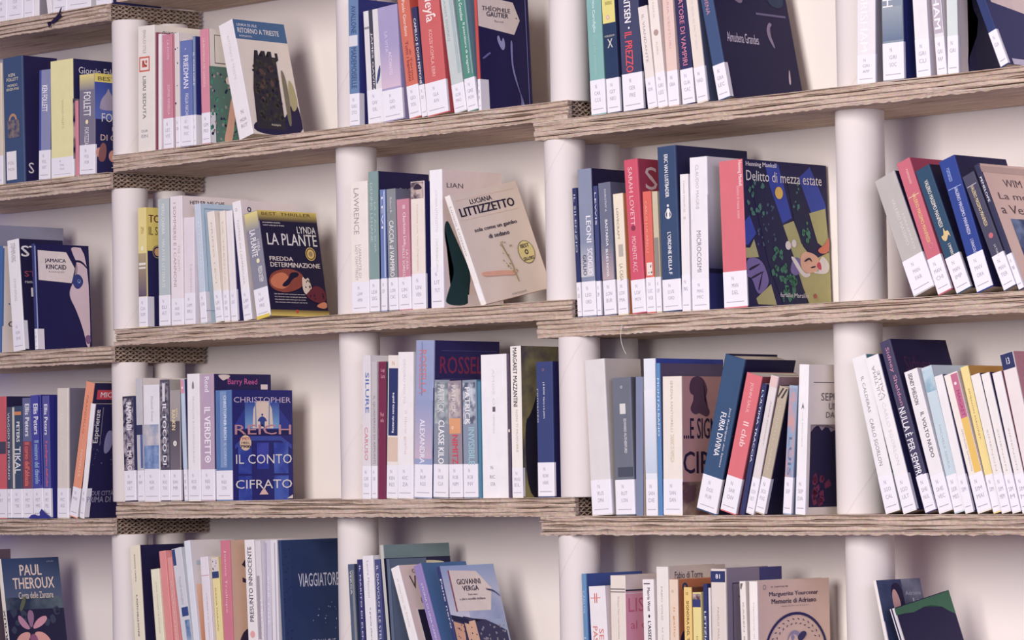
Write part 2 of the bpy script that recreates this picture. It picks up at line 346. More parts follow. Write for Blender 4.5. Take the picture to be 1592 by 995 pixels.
BOOKS = [
 ('cream book with white shelf sticker at the left picture edge','A0',(-1.4128,0.005,0.648),0.0399,0.124,0.2,0.0163,0.0,'#ebe3d8','#ebe3d8',0,(0.002,0.058,0.004,'CRO SER'),[]),
 ('white sticker book beside dark gap','A0',(-1.3719,0.0068,0.6481),0.0473,0.124,0.2,0.0165,0.0,'#ece7e6','#ece7e6',0,(0.002,0.058,0.004,'CUS CAC'),[]),
 ('slim white book with dark right edge','A0',(-1.3221,0.0086,0.6478),0.0294,0.124,0.2,0.0168,0.0,'#ece7e6','#c9c2c4',0,(0.002,0.058,0.004,'DAN'),[]),
 ('grey cover book with thin white spine','A0',(-1.2917,0.0104,0.6475),0.0137,0.124,0.2,0.017,0.0,'#ece7e6','#8d8790',0,None,[]),
 ('slim white book tilted toward its neighbour','A0',(-1.2443,0.0059,0.6473),0.0134,0.1178,0.19,-0.1517,0.0,'#ece7e6','#ece7e6',0,None,[]),
 ('white book with handwritten sticker above the black tape','A0',(-1.2301,0.0077,0.648),0.0429,0.124,0.2,0.0173,0.0,'#ece7e6','#ece7e6',0,(0.002,0.058,0.004,'DEL NOV'),[]),
 ('grey-white thick book with clear wrap','A0',(-1.1861,0.0095,0.6485),0.0684,0.1302,0.21,0.0175,0.0,'#d9d5da','#d9d5da',0,(0.002,0.058,0.004,'DEM POL'),[]),
 ('white book next to the shelf end','A0',(-1.0952,0.005,0.6481),0.0448,0.124,0.2,0.018,0.0,'#ece7e6','#30305e',0,(0.002,0.058,0.004,'DOS IDI'),[]),
 ('pale beige book cut by the picture edge','R1L',(-1.4204,0.0068,0.3267),0.0274,0.14,0.2409,0.0,0.0,'#dccfb8','#dccfb8',0,(0.002,0.058,0.004,'FO'),[]),
 ('thick dark teal hardback with golden arch on spine','R1L',(-1.3869,0.0086,0.3267),0.0619,0.0862,0.2486,-0.0211,0.0,'#43567a','#2b2650',1,None,[('t','S','KEN',0.3,0.845,0.62,0.87,'h','#e9dcc0',0.02,'author_lettering'),('t','S','FOLLETT',0.2,0.81,0.8,0.835,'h','#e9dcc0',0.02,'author_lettering'),('t','S','MONDO',0.25,0.765,0.75,0.785,'h','#e9dcc0',0.01,'title_lettering'),('t','S','SENZA FINE',0.18,0.735,0.82,0.755,'h','#e9dcc0',0.01,'title_lettering'),('ring','S',0.48,0.5,0.03,0.052,'#b98e6e','printed_arch'),('n','S',0.2,0.36,0.82,0.5,'#4a5068','#8c7a78',90,'printed_picture'),('r','S',0.12,0.03,0.62,0.255,'#ece7e6','spine_sticker'),('t','S','FOL',0.2,0.15,0.5,0.175,'h','#a59ea8',0,'handwriting'),('t','S','MON',0.2,0.1,0.5,0.125,'h','#a59ea8',0,'handwriting'),('t','C','S',0.12,0.07,0.27,0.155,'h','#e8e0dc',0.0,'title_lettering')]),
 ('slim blue book with silver spine','R1L',(-1.2834,0.0104,0.3276),0.0345,0.1,0.2144,0.0256,0.0,'#8e93b4','#3a4380',0,(0.002,0.058,0.004,'FOL NOT'),[('t','S','KEN FOLLETT',0.25,0.62,0.75,0.86,'d','#f4f2f4',0.05,'title_lettering'),('r','S',0.02,0.27,0.2,1,'#4854a0','printed_stripe')]),
 ('pale yellow paperback with navy cover','R1L',(-1.2378,0.0059,0.3267),0.0675,0.1281,0.2278,0.0,0.0,'#e9e2a4','#2b2a55',0,(0.002,0.04,0.004,'FAL FUO'),[('t','S','GIORGIO FALETTI',0.5,0.42,0.58,0.66,'d','#b9b184',0,'title_lettering'),('t','C','Giorgio Faletti',0.12,0.86,0.93,0.935,'h','#d9d3da',0,'title_lettering'),('n','C',0.0,0.15,0.4,0.66,'#2b2a55','#b9a49a',30,'printed_picture')]),
 ('very slim pink book beside the yellow paperback','R1L',(-1.166,0.0077,0.3267),0.0083,0.06,0.1454,0.0,0.0,'#d98a94','#7b5578',0,None,[]),
 ('thriller paperback with yellow top band and dome cover','R1L',(-1.1568,0.0095,0.3275),0.0462,0.1011,0.1939,0.0177,0.0,'#7f7a8c','#2c2b58',0,(0.002,0.058,0.004,'FOL FOR'),[('g','S',0.02,0.84,0.98,0.995,'#8c8790','#e6d680','printed_band'),('t','S','FOLLETT',0.28,0.58,0.75,0.82,'d','#f0ece8',0.03,'author_lettering'),('d','S',0.5,0.525,0.022,'#eedfae','printed_medallion'),('t','S','FORTEZZA',0.35,0.3,0.62,0.47,'d','#e9e2e0',0,'title_lettering'),('r','C',0,0.915,1,1,'#dccb66','printed_band'),('t','C','BEST',0.08,0.93,0.5,0.97,'h','#5a4a2a',0.02,'title_lettering'),('g','C',0,0.55,1,0.915,'#5a6aa8','#3e4f9a','printed_sky'),('p','C',[(0.12,0.68),(0.16,0.75),(0.3,0.82),(0.33,0.87),(0.36,0.82),(0.48,0.75),(0.52,0.68),(0.52,0.64),(0.12,0.64)],'#9a8fa0','printed_dome'),('t','C','FORTE',0.17,0.525,0.8,0.61,'h','#f0e8e4',0.0,'author_lettering'),('t','C','La',0.42,0.44,0.55,0.48,'h','#e0d8d8',0,'title_lettering'),('t','C','DI CON',0.14,0.34,0.8,0.4,'h','#e8c9b4',0,'title_lettering'),('d','C',0.12,0.22,0.05,'#c88f7c','printed_face'),('d','C',0.45,0.19,0.06,'#c88f7c','printed_face'),('p','C',[(0.05,0.14),(0.15,0.33),(0.3,0.3),(0.25,0.12)],'#8a5a58','printed_shape')]),
 ('tall white paperback with red square logo','R1M1',(-0.9747,0.005,0.3582),0.0475,0.1142,0.2363,0.0141,0.0,'#ebe3d8','#e2dccd',0,None,[('ring','S',0.42,0.69,0.016,0.034,'#d2654f','printed_square'),('r','S',0.08,0.636,0.72,0.755,'#d2654f','red_square'),('r','S',0.14,0.648,0.66,0.742,'#ebe3d8','red_square_inside'),('p','S',[(0.26,0.67),(0.56,0.67),(0.56,0.69),(0.4,0.69),(0.4,0.725),(0.26,0.725)],'#c65a48','printed_mark'),('r','S',0.46,0.7,0.56,0.725,'#c65a48','printed_mark'),('t','S','EINAUDI STILE',0.32,0.78,0.5,0.965,'d','#b9b0a8',0.01,'title_lettering'),('t','S','LIBRI SEDUTA',0.3,0.26,0.5,0.6,'d','#8d8580',0.03,'title_lettering'),('t','S','QUA',0.2,0.15,0.6,0.175,'h','#a59ea8',0,'handwriting'),('t','S','EIN',0.22,0.11,0.6,0.135,'h','#a59ea8',0,'handwriting'),('t','C','QUADR',0.17,0.905,0.48,0.955,'h','#4a3f52',0.02,'title_lettering'),('p','C',[(0.5,0.84),(0.53,0.84),(0.59,0.92),(0.56,0.92)],'#3d3752','printed_hatch'),('p','C',[(0.57,0.84),(0.6,0.84),(0.66,0.92),(0.63,0.92)],'#3d3752','printed_hatch'),('p','C',[(0.64,0.84),(0.67,0.84),(0.73,0.92),(0.7,0.92)],'#3d3752','printed_hatch'),('p','C',[(0.71,0.84),(0.74,0.84),(0.8,0.92),(0.77,0.92)],'#3d3752','printed_hatch'),('p','C',[(0.78,0.84),(0.81,0.84),(0.87,0.92),(0.84,0.92)],'#3d3752','printed_hatch'),('p','C',[(0.85,0.84),(0.88,0.84),(0.94,0.92),(0.91,0.92)],'#3d3752','printed_hatch')]),
 ('slim dark red book between white spines','R1M1',(-0.9262,0.0068,0.3576),0.0042,0.11,0.2215,0.0165,0.0,'#8d4358','#8d4358',0,None,[]),
 ('slim white book left of the pink spine','R1M1',(-0.921,0.0086,0.3577),0.0084,0.11,0.2178,0.0189,0.0,'#ece7e6','#ece7e6',0,None,[]),
 ('pink paperback with white lettering,left one','R1M1',(-0.9076,0.0104,0.3575),0.0272,0.11,0.2148,0.0,0.0,'#cf8798','#c98a94',0,(0.002,0.058,0.004,'LET VIT'),[('t','S','LA DOTE',0.5,0.78,0.7,0.95,'d','#eec9d0',0,'title_lettering'),('t','S','SOPHIE KINSELLA',0.5,0.3,0.75,0.56,'d','#eec9d0',0,'title_lettering')]),
 ('slim white book with dark spots on its edge','R1M1',(-0.8677,0.0059,0.3575),0.0124,0.11,0.2142,0.0,0.0,'#dfd6d0','#dfd6d0',0,(0.002,0.058,0.004,'CAR'),[('sp','S',0.1,0.3,0.9,0.95,5,0.008,'#3a3050',3,'printed_spots')]),
 ('blue paperback with white vertical title','R1M1',(-0.8543,0.0077,0.3575),0.0329,0.11,0.198,0.0,0.0,'#6b7ab2','#3b3f86',0,(0.002,0.058,0.004,'FRE FOC'),[('t','S','FRIEDMAN',0.3,0.55,0.72,0.86,'d','#e9e6f2',0.04,'author_lettering'),('t','S','FIGLIA NICHOLAS',0.42,0.22,0.7,0.5,'d','#dcdcee',0.02,'title_lettering'),('d','S',0.5,0.92,0.008,'#c9c8e0','printed_medallion')]),
 ('slim steel blue book with navy cover','R1M1',(-0.8204,0.0095,0.3575),0.0061,0.11,0.2039,0.0,0.0,'#7f93b4','#2f2f72',0,(0.002,0.058,0.05,'GAR'),[('t','S','IL COLORE',0.2,0.55,0.8,0.85,'d','#eeeeee',0,'title_lettering')]),
 ('rose paperback with leafy green picture cover','R1M1',(-0.7911,0.005,0.3575),0.0239,0.0857,0.2128,-0.0141,0.0,'#d98e9c','#e4dccf',0,(0.002,0.058,0.012,'GEM PRO'),[('t','S','LA PROMESSA DEI GIARDINI',0.3,0.5,0.55,0.92,'d','#f0c9cc',0,'title_lettering'),('r','C',0,0,1,0.675,'#57756a','printed_picture'),('sp','C',0.02,0.02,0.98,0.66,46,0.016,'#2c2a50',5,'printed_spots'),('sp','C',0.02,0.02,0.98,0.66,40,0.018,'#4e8a72',9,'printed_spots'),('sp','C',0.02,0.02,0.98,0.66,22,0.011,'#9a8f86',15,'printed_spots'),('p','C',[(0.35,0.0),(0.6,0.0),(0.7,0.2),(0.75,0.45),(0.6,0.42),(0.5,0.2)],'#d8a890','printed_figure'),('d','C',0.55,0.56,0.035,'#e0d0c0','printed_medallion'),('r','C',0.16,0.7,0.95,0.95,'#5f5560','panel_frame'),('r','C',0.175,0.708,0.94,0.944,'#e4dccf','panel_inside')]),
 ('white spined paperback with ivy castle tower cover,leaning left','R1M1',(-0.6899,0.0068,0.3575),0.0394,0.1262,0.2209,-0.2442,0.0,'#ece7e6','#cfc5b8',0,None,[('t','S','RITORNO A TRIESTE',0.42,0.5,0.58,0.88,'d','#d0cac8',0,'title_lettering'),('t','S','N',0.45,0.2,0.62,0.235,'h','#a59ea8',0.02,'handwriting'),('t','S','MOR',0.3,0.135,0.75,0.165,'h','#a59ea8',0,'handwriting'),('t','S','RIT',0.32,0.085,0.75,0.115,'h','#a59ea8',0,'handwriting'),('r','C',0,0.83,1,1,'#48688f','printed_band'),('t','C','LENKA DI ISLE',0.06,0.945,0.45,0.968,'h','#d6d4da',0.02,'author_lettering'),('t','C','RITORNO A TRIESTE',0.06,0.885,0.86,0.93,'h','#efece8',0.03,'title_lettering'),('t','C','ROMANZO',0.08,0.85,0.32,0.865,'h','#d6d4da',0.01,'subtitle_lettering'),('p','C',[(0.02,0.0),(0.98,0.0),(1,0.2),(0.93,0.33),(0.8,0.25),(0.62,0.12),(0.05,0.12)],'#2a2448','printed_wood'),('p','C',[(0.1,0.05),(0.65,0.05),(0.7,0.65),(0.75,0.67),(0.75,0.73),(0.7,0.73),(0.7,0.69),(0.63,0.69),(0.63,0.74),(0.57,0.74),(0.57,0.69),(0.51,0.69),(0.51,0.74),(0.44,0.74),(0.44,0.69),(0.37,0.69),(0.37,0.74),(0.31,0.74),(0.31,0.69),(0.26,0.64),(0.16,0.4)],'#332f38','castle_tower'),('sp','C',0.2,0.12,0.66,0.66,60,0.022,'#3f3c34',3,'tower_ivy'),('sp','C',0.3,0.3,0.6,0.62,10,0.024,'#5a4440',6,'tower_ivy'),('sp','C',0.2,0.1,0.66,0.6,30,0.016,'#262238',8,'tower_ivy'),('p','C',[(0.72,0.08),(0.8,0.1),(0.84,0.5),(0.76,0.62),(0.74,0.4)],'#77705a','tower_lit_side'),('p','C',[(0.82,0.2),(0.98,0.26),(0.95,0.46),(0.86,0.52)],'#a39a6e','printed_foliage'),('t','C','Adelphi',0.38,0.075,0.56,0.1,'h','#c9c0a8',0,'title_lettering')]),
 ('steel blue paperback with white tag on the spine','R1M2',(-0.3977,0.0086,0.3575),0.0242,0.11,0.225,0.0,0.0,'#6d88ae','#34387c',0,(0.002,0.058,0.012,'GAU STO'),[('r','S',0.05,0.63,0.95,0.715,'#dcdbe0','white_tag'),('t','S','MADEMOISELLE',0.25,0.3,0.8,0.62,'d','#3f5580',0.02,'title_lettering'),('t','S','AVALLONE',0.3,0.73,0.8,0.95,'d','#3f5580',0.02,'title_lettering')]),
 ('white paperback with black strip and blue leaf','R1M2',(-0.3523,0.0104,0.3575),0.0384,0.1,0.2005,-0.0467,0.0,'#e2dedd','#5c5a80',0,(0.002,0.0602,0.004,'GAV SIL'),[('r','S',0.36,0.28,0.62,1,'#4a4a58','black_strip'),('p','S',[(0.62,0.32),(0.95,0.4),(0.98,0.52),(0.8,0.46)],'#47527c','printed_leaf'),('t','S','JAMES GAVIN',0.42,0.3,0.56,0.8,'d','#d8d8d8',0.02,'title_lettering'),('r','S',0.05,0.84,0.35,0.86,'#9a94a0','printed_line')]),
 ('lilac paperback with pale lettering','R1M2',(-0.3088,0.0059,0.3575),0.0489,0.105,0.2018,-0.0602,0.0,'#a9a0c4','#8a84b0',0,(0.002,0.055,0.004,'GIO AMI'),[('g','S',0.02,0.29,0.98,0.65,'#d8bfcf','#a9a0c4','printed_gradient'),('t','S','LA VITA',0.3,0.6,0.45,0.78,'d','#cfcae0',0,'title_lettering'),('t','S','ACCANTO',0.45,0.4,0.6,0.6,'d','#e8d8e2',0,'title_lettering')]),
 ('orange-red paperback leaning left','R1M2',(-0.2461,0.0077,0.3575),0.0283,0.12,0.22,-0.1219,0.0,'#d4735e','#c55040',0,(0.002,0.058,0.004,'GIO SOL'),[('t','S','Paolo Giordano',0.35,0.66,0.62,0.95,'d','#f3dccb',0.02,'author_lettering'),('t','S','Tutti i bambini',0.3,0.3,0.55,0.62,'d','#8e3038',0.01,'title_lettering'),('t','S','di Torino',0.6,0.3,0.75,0.55,'d','#8e3038',0,'title_lettering')]),
 ('slim dark navy book with white lettering','R1M2',(-0.2166,0.0095,0.3575),0.0125,0.12,0.195,-0.1188,0.0,'#3b3c62','#3b3c62',0,(0.002,0.058,0.004,'GIO'),[('t','S','CAMILLO E DON PEPPONE',0.25,0.3,0.7,0.9,'d','#e9e6e6',0.03,'title_lettering')]),
 ('red paperback with large script lettering','R1M2',(-0.1988,0.005,0.3575),0.0507,0.12,0.225,-0.0965,0.0,'#cf6664','#b84a4e',0,(0.002,0.058,0.004,'GLA AVV'),[('t','S','Neyla',0.2,0.72,0.75,0.95,'d','#f6e6e0',0.03,'author_lettering'),('t','S','KOSSI KOMLA EBRI',0.4,0.3,0.56,0.66,'d','#f0b8b0',0,'title_lettering'),('d','S',0.75,0.76,0.011,'#f6ece6','printed_dot')]),
 ('pale grey-green paperback','R1M2',(-0.1345,0.0068,0.3575),0.0283,0.12,0.23,-0.15,0.0,'#c3cdc8','#90a0a4',0,(0.002,0.05,0.004,'GOR MAD'),[('t','S','MAXIM GORKIJ',0.15,0.55,0.4,0.9,'d','#a0aaa8',0,'title_lettering'),('r','S',0.7,0.29,0.96,0.99,'#aabcbc','printed_stripe')]),
 ('green paperback with white lettering','R1M2',(-0.105,0.0086,0.3575),0.0241,0.12,0.22,-0.1296,0.0,'#56907f','#6a8296',0,(0.002,0.058,0.004,'GRE MON'),[('t','S','Linda Greenlaw',0.3,0.72,0.6,0.95,'d','#e2efe8',0.02,'author_lettering'),('t','S','Il pescatore di aragoste',0.4,0.3,0.7,0.7,'d','#e2efe8',0.02,'title_lettering'),('r','S',0.86,0.29,0.98,0.99,'#8fa0ac','printed_stripe')]),
 ('black cover with smoke picture and paper name tag','R1M2',(-0.08,0.0104,0.3575),0.0059,0.1272,0.215,-0.042,0.0,'#c4504c','#252050',0,(0.002,0.055,0.02,'GAU MON'),[('p','C',[(0.02,0.68),(0.7,0.64),(0.82,0.76),(0.7,0.9),(0.02,0.93)],'#eadad0','paper_tag'),('t','C','THÉOPHILE',0.1,0.81,0.64,0.855,'h','#2c2440',0.04,'title_lettering'),('t','C','GAUTIER',0.18,0.765,0.6,0.805,'h','#2c2440',0.04,'title_lettering'),('t','C','Racconti',0.33,0.725,0.5,0.742,'h','#7a6a6a',0,'title_lettering'),('d','C',0.75,0.775,0.006,'#2c2440','tag_hole'),('p','C',[(0.35,0.6),(0.42,0.52),(0.48,0.5),(0.52,0.55),(0.48,0.62),(0.44,0.56),(0.4,0.63)],'#8f8fb8','smoke_curl'),('p','C',[(0.62,0.6),(0.66,0.58),(0.645,0.48),(0.66,0.35),(0.76,0.18),(0.83,0.1),(0.84,0.05),(0.78,0.03),(0.76,0.1),(0.8,0.12),(0.74,0.19),(0.63,0.34),(0.61,0.48)],'#7d7db0','smoke_curl'),('p','C',[(0.05,0.42),(0.1,0.44),(0.2,0.48),(0.24,0.47),(0.2,0.46),(0.1,0.42)],'#6a6aa0','smoke_curl'),('r','C',0.93,0.02,0.94,0.95,'#7d84b8','cover_edge_line')]),
 ('teal green paperback beside the tube','R1R1',(0.1836,0.0059,0.3267),0.032,0.13,0.22,-0.0387,0.0,'#85b4ae','#4a7c80',0,(0.002,0.058,0.004,'CAR COS'),[('t','S','Gianrico Carofiglio',0.35,0.62,0.6,0.95,'d','#d6eae4',0.03,'author_lettering'),('t','S','Cose che succedono',0.4,0.3,0.6,0.6,'d','#a5d0ca',0.01,'title_lettering')]),
 ('yellow and navy two-tone paperback','R1R1',(0.2181,0.0077,0.3267),0.0279,0.12,0.21,-0.046,0.0,'#30405f','#2c2a50',0,(0.002,0.058,0.004,'GIT NEO'),[('r','S',0.01,0.71,0.99,1,'#e3d77d','yellow_block'),('t','S','UN',0.4,0.9,0.62,0.915,'h','#8a8040',0,'title_lettering'),('t','S','INVERNO',0.25,0.85,0.8,0.88,'h','#8a8040',0.02,'title_lettering'),('d','S',0.42,0.755,0.02,'#e9c8b2','printed_medallion'),('ring','S',0.42,0.755,0.012,0.017,'#c9a088','printed_ring'),('t','S','X',0.3,0.515,0.7,0.585,'h','#e8e4d6',0.0,'title_lettering'),('t','S','M BRADBURY',0.1,0.6,0.9,0.615,'h','#cfcbb8',0,'title_lettering')]),
 ('dark grey-blue thriller with white and red title','R1R1',(0.2516,0.0095,0.3267),0.0437,0.13,0.22,-0.042,0.0,'#474a68','#2a2750',0,(0.002,0.062,0.004,'GER PRE'),[('t','S','GERRITSEN',0.28,0.66,0.6,0.97,'d','#f2eeee',0.06,'author_lettering'),('d','S',0.48,0.62,0.008,'#f0ecec','printed_medallion'),('t','S','IL PREZZO',0.25,0.29,0.62,0.59,'d','#e0525c',0.05,'title_lettering')]),
 ('slim cream book shorter than its neighbours','R1R1',(0.309,0.005,0.3267),0.0194,0.12,0.1681,-0.1107,0.0,'#e8dfd6','#e8dfd6',0,(0.002,0.0504,0.004,'GOR'),[('t','S','IL VIANDANTE',0.35,0.45,0.6,0.92,'d','#a39a98',0,'title_lettering')]),
 ('cream paperback with brown oval medallion','R1R1',(0.3295,0.0068,0.3267),0.0198,0.12,0.215,-0.1019,0.0,'#ece2d8','#ece2d8',0,(0.002,0.058,0.004,'GRI LES'),[('ring','S',0.55,0.57,0.0,0.024,'#b19a90','oval_medallion'),('t','S','ORHAN PAMUK',0.4,0.68,0.6,0.95,'d','#cbbfb6',0,'title_lettering'),('t','S','FLORA',0.42,0.4,0.6,0.5,'d','#c0b4b0',0,'title_lettering')]),
 ('pinkish beige paperback with worn spine','R1R1',(0.3503,0.0086,0.3267),0.0222,0.12,0.21,-0.0557,0.0,'#e6c9bd','#e6c9bd',0,(0.002,0.058,0.004,'GRA'),[('t','S','MARIA VENTURI',0.4,0.45,0.6,0.9,'d','#cfa9a0',0,'title_lettering')]),
 ('dark navy paperback with pink vertical title','R1R1',(0.3787,0.0104,0.3267),0.0261,0.13,0.22,-0.08,0.0,'#38375e','#28254c',0,(0.002,0.058,0.004,'GUA CAC'),[('t','S','CACCIATORE DI VAMPIRI',0.3,0.29,0.68,0.96,'d','#cf7f95',0.03,'title_lettering')]),
 ('cream paperback in front of a dark cover','R1R1',(0.4134,0.0059,0.3267),0.0223,0.11,0.215,-0.1151,0.0,'#e6dacd','#4c5470',0,(0.002,0.058,0.004,'HAD'),[('t','S','IL DESERTO',0.42,0.4,0.6,0.9,'d','#d8ccc0',0,'title_lettering')]),
 ('tall dark book with portrait cover,leaning left','R1R1',(0.4567,0.0077,0.3267),0.0243,0.1859,0.235,-0.2002,0.0,'#43577c','#262147',0,(0.002,0.058,0.008,'GRA LEC'),[('t','S','ALMUDENA',0.3,0.6,0.6,0.85,'d','#c78a9c',0.02,'author_lettering'),('d','C',0.33,0.86,0.05,'#8b7486','portrait_face'),('p','C',[(0.16,0.78),(0.38,0.66),(0.42,0.78),(0.3,0.82)],'#7f6f86','portrait_collar'),('d','C',0.45,0.75,0.008,'#b8a8b4','portrait_button'),('p','C',[(0.64,0.5),(0.7,0.58),(0.75,0.56),(0.68,0.52),(0.74,0.38),(0.7,0.4)],'#8a7c94','portrait_cuff'),('r','C',0.55,0.62,0.95,0.635,'#6c6486','sleeve_line'),('p','C',[(0.72,0.7),(0.95,0.68),(0.97,0.85),(0.75,0.88)],'#34405c','printed_shape'),('p','C',[(0.83,0.14),(0.86,0.24),(0.875,0.24),(0.86,0.13)],'#b8a8b4','paper_knife'),('t','C','Almudena Grandes',0.1,0.4,0.52,0.47,'h','#d9cfe0',0.0,'author_lettering')]),
 ('white paperback with silver vertical author name','R1R2',(0.7337,0.0095,0.3276),0.035,0.14,0.215,0.025,0.0,'#e8e3e4','#a9a3a8',0,(0.002,0.045,0.004,'GRI APP'),[('t','S','GRISHAM',0.2,0.23,0.62,0.66,'d','#fbfaf8',0.02,'author_lettering')]),
 ('grey-teal paperback with bold white name','R1R2',(0.7874,0.005,0.3267),0.0395,0.11,0.205,0.0,0.0,'#8a97a4','#2c3270',0,(0.002,0.058,0.004,'GRI SOC'),[('t','S','JOHN',0.05,0.41,0.7,0.7,'u','#f6f3f2',0.04,'author_lettering'),('g','S',0.02,0.3,0.98,0.55,'#6c7c94','#9aa4ac','printed_gradient'),('t','C','Mondadori',0.3,0.05,0.7,0.08,'h','#8a94c0',0,'title_lettering')]),
 ('plain white paperback between blue and grey spines','R1R2',(0.8494,0.0068,0.3267),0.0262,0.13,0.205,-0.0408,0.0,'#e9e5e6','#cfc6c6',0,(0.002,0.058,0.004,'GRI CLI'),[]),
 ('pale lilac paperback with white capital letters','R1R2',(0.8866,0.0086,0.3267),0.0173,0.13,0.205,-0.0671,0.0,'#e3dfe0','#e3dfe0',0,(0.002,0.058,0.004,'GRI RAP'),[('r','S',0.02,0.31,0.95,0.99,'#bdb2bd','lilac_panel'),('t','S','GRISHAM',0.15,0.34,0.8,0.84,'d','#f4f2f2',0.03,'author_lettering')]),
 ('pale green paperback with torn looking dark cover print','R1R2',(0.9049,0.0104,0.3267),0.0197,0.1722,0.205,0.0,0.0,'#d3dcd8','#d6c9c0',0,(0.002,0.058,0.004,'GRI'),[('p','C',[(0.1,1),(0.12,0.85),(0.15,0.7),(0.2,0.62),(0.22,0.5),(0.3,0.42),(0.28,0.3),(0.14,0.1),(0.15,0.01),(1,0.01),(1,1)],'#272452','torn_print')]),
 ('navy cover with paper name tag,leaning left at the edge','R1R2',(1.005,0.0059,0.3267),0.015,0.13,0.2,-0.3774,0.0,'#34406e','#2c3266',0,(0.002,0.058,0.004,'GUA'),[('p','C',[(0.1,0.52),(1,0.42),(1,0.95),(0.04,0.95)],'#dccbc2','paper_tag'),('t','C','RICCARDO',0.12,0.74,0.75,0.8,'h','#3a3048',0.03,'title_lettering'),('t','C','GUALINO',0.22,0.66,0.78,0.72,'h','#3a3048',0.03,'title_lettering'),('r','C',0.1,0.0,1,0.05,'#b9b4c4','bottom_band')]),
 ('tall grey book behind,cut by the picture edge','R2L',(-1.4579,0.0077,-0.0018),0.0411,0.1639,0.2516,0.0162,0.0,'#6f7288','#7f7f93',1,None,[]),
 ('blue edged white book with blue dots','R2L',(-1.4158,0.0095,-0.0022),0.0079,0.11,0.2099,0.0366,0.0,'#4a6ea6','#d9cdc6',0,None,[('r','C',0,0.25,0.05,0.98,'#4a6ea6','blue_edge'),('sp','C',0.1,0.3,0.8,0.7,5,0.012,'#47669c',4,'printed_spots'),('t','C','C',0.15,0.24,0.35,0.3,'h','#5a5058',0,'title_lettering')]),
 ('white spined paperback with black cover lettering','R2L',(-1.3613,0.005,-0.0025),0.0349,0.11,0.2185,-0.0796,0.0,'#f0edec','#262246',0,(0.002,0.058,0.01,'KIN SHI'),[('t','S','STEPHEN KING',0.3,0.8,0.7,0.97,'d','#a8a2a4',0.02,'title_lettering'),('t','S','SHINING',0.4,0.45,0.6,0.65,'d','#c9c4c4',0,'title_lettering'),('t','C','ST',0.05,0.84,0.5,0.94,'h','#eae6e6',0.05,'title_lettering'),('t','C','ST',0.1,0.66,0.35,0.71,'h','#a84a5c',0,'title_lettering'),('t','C','L',0.22,0.48,0.42,0.56,'h','#eae6e6',0.04,'title_lettering'),('t','C','romanzo',0.1,0.6,0.45,0.62,'h','#cfc8cc',0,'title_lettering')]),
 ("night-blue cover with woman's half face and paper name tag",'R2L',(-1.2957,0.0068,-0.0025),0.0083,0.1347,0.208,-0.0427,0.0,'#3a3f74','#252252',0,(0.002,0.042,0.016,'KIN AUT'),[('p','C',[(0.66,0.99),(0.97,0.97),(0.98,0.04),(0.9,0.03),(0.85,0.2),(0.72,0.4),(0.62,0.5),(0.62,0.58),(0.75,0.7),(0.8,0.8),(0.7,0.92)],'#c2aeb6','printed_face'),('p','C',[(0.66,0.7),(0.8,0.74),(0.9,0.66),(0.8,0.58),(0.7,0.6)],'#39427e','printed_eye_shadow'),('d','C',0.8,0.66,0.02,'#6d86b8','printed_iris'),('d','C',0.8,0.665,0.009,'#27244e','printed_pupil'),('p','C',[(0.7,0.84),(0.85,0.84),(0.97,0.77),(0.97,0.79),(0.86,0.86),(0.72,0.86)],'#262246','printed_brow'),('p','C',[(0.86,0.14),(0.97,0.16),(0.98,0.08),(0.9,0.06)],'#7a5a86','printed_lips'),('p','C',[(0.06,0.66),(0.66,0.64),(0.73,0.78),(0.58,0.93),(0.06,0.94)],'#e6d9d4','paper_tag'),('t','C','JAMAICA',0.18,0.82,0.57,0.865,'h','#2a2346',0.05,'title_lettering'),('t','C','KINCAID',0.2,0.765,0.57,0.81,'h','#2a2346',0.05,'title_lettering'),('t','C','Autobiografia',0.24,0.73,0.53,0.75,'h','#8f8288',0,'title_lettering'),('r','C',0,0.2,0.02,0.98,'#8f9cc8','spine_crease')]),
 ('yellow and navy paperback beside the tube','R2M1',(-0.9832,0.0086,0.0283),0.0246,0.0967,0.2254,0.0,0.0,'#e6d68c','#2b2956',0,(0.002,0.058,0.016,'CLA SOM'),[('g','S',0.02,0.26,0.98,0.62,'#6a5a70','#b5a27a','printed_gradient'),('t','S','TOM',0.35,0.78,0.7,0.84,'h','#b59c50',0,'title_lettering'),('d','S',0.5,0.66,0.018,'#efe6c8','printed_medallion'),('r','S',0.1,0.52,0.9,0.54,'#e6dfd6','printed_line'),('r','S',0.1,0.49,0.9,0.505,'#e6dfd6','printed_line'),('r','C',0,0.64,1,1,'#d8c466','yellow_block'),('t','C','TOM',0.06,0.875,0.5,0.94,'h','#5e3028',0.05,'author_lettering'),('t','C','IL SOMMO',0.06,0.77,0.8,0.84,'h','#6a5a30',0.01,'title_lettering'),('d','C',0.27,0.63,0.055,'#2b2956','printed_medallion'),('ring','C',0.27,0.63,0.046,0.05,'#d9b860','printed_ring'),('d','C',0.27,0.63,0.033,'#c79a6e','printed_medallion')]),
 ('pale grey-green paperback with white lettering','R2M1',(-0.9265,0.0104,0.0283),0.0317,0.12,0.2383,0.0,0.0,'#b9c3c2','#aab4b8',0,(0.002,0.058,0.004,'ELI ALT'),[('t','S','PIERO CHIARA',0.35,0.72,0.62,0.96,'d','#e4eae8',0.02,'title_lettering'),('t','S','MALATTIE LETTERATE',0.35,0.3,0.62,0.68,'d','#dfe6e4',0.02,'title_lettering')]),
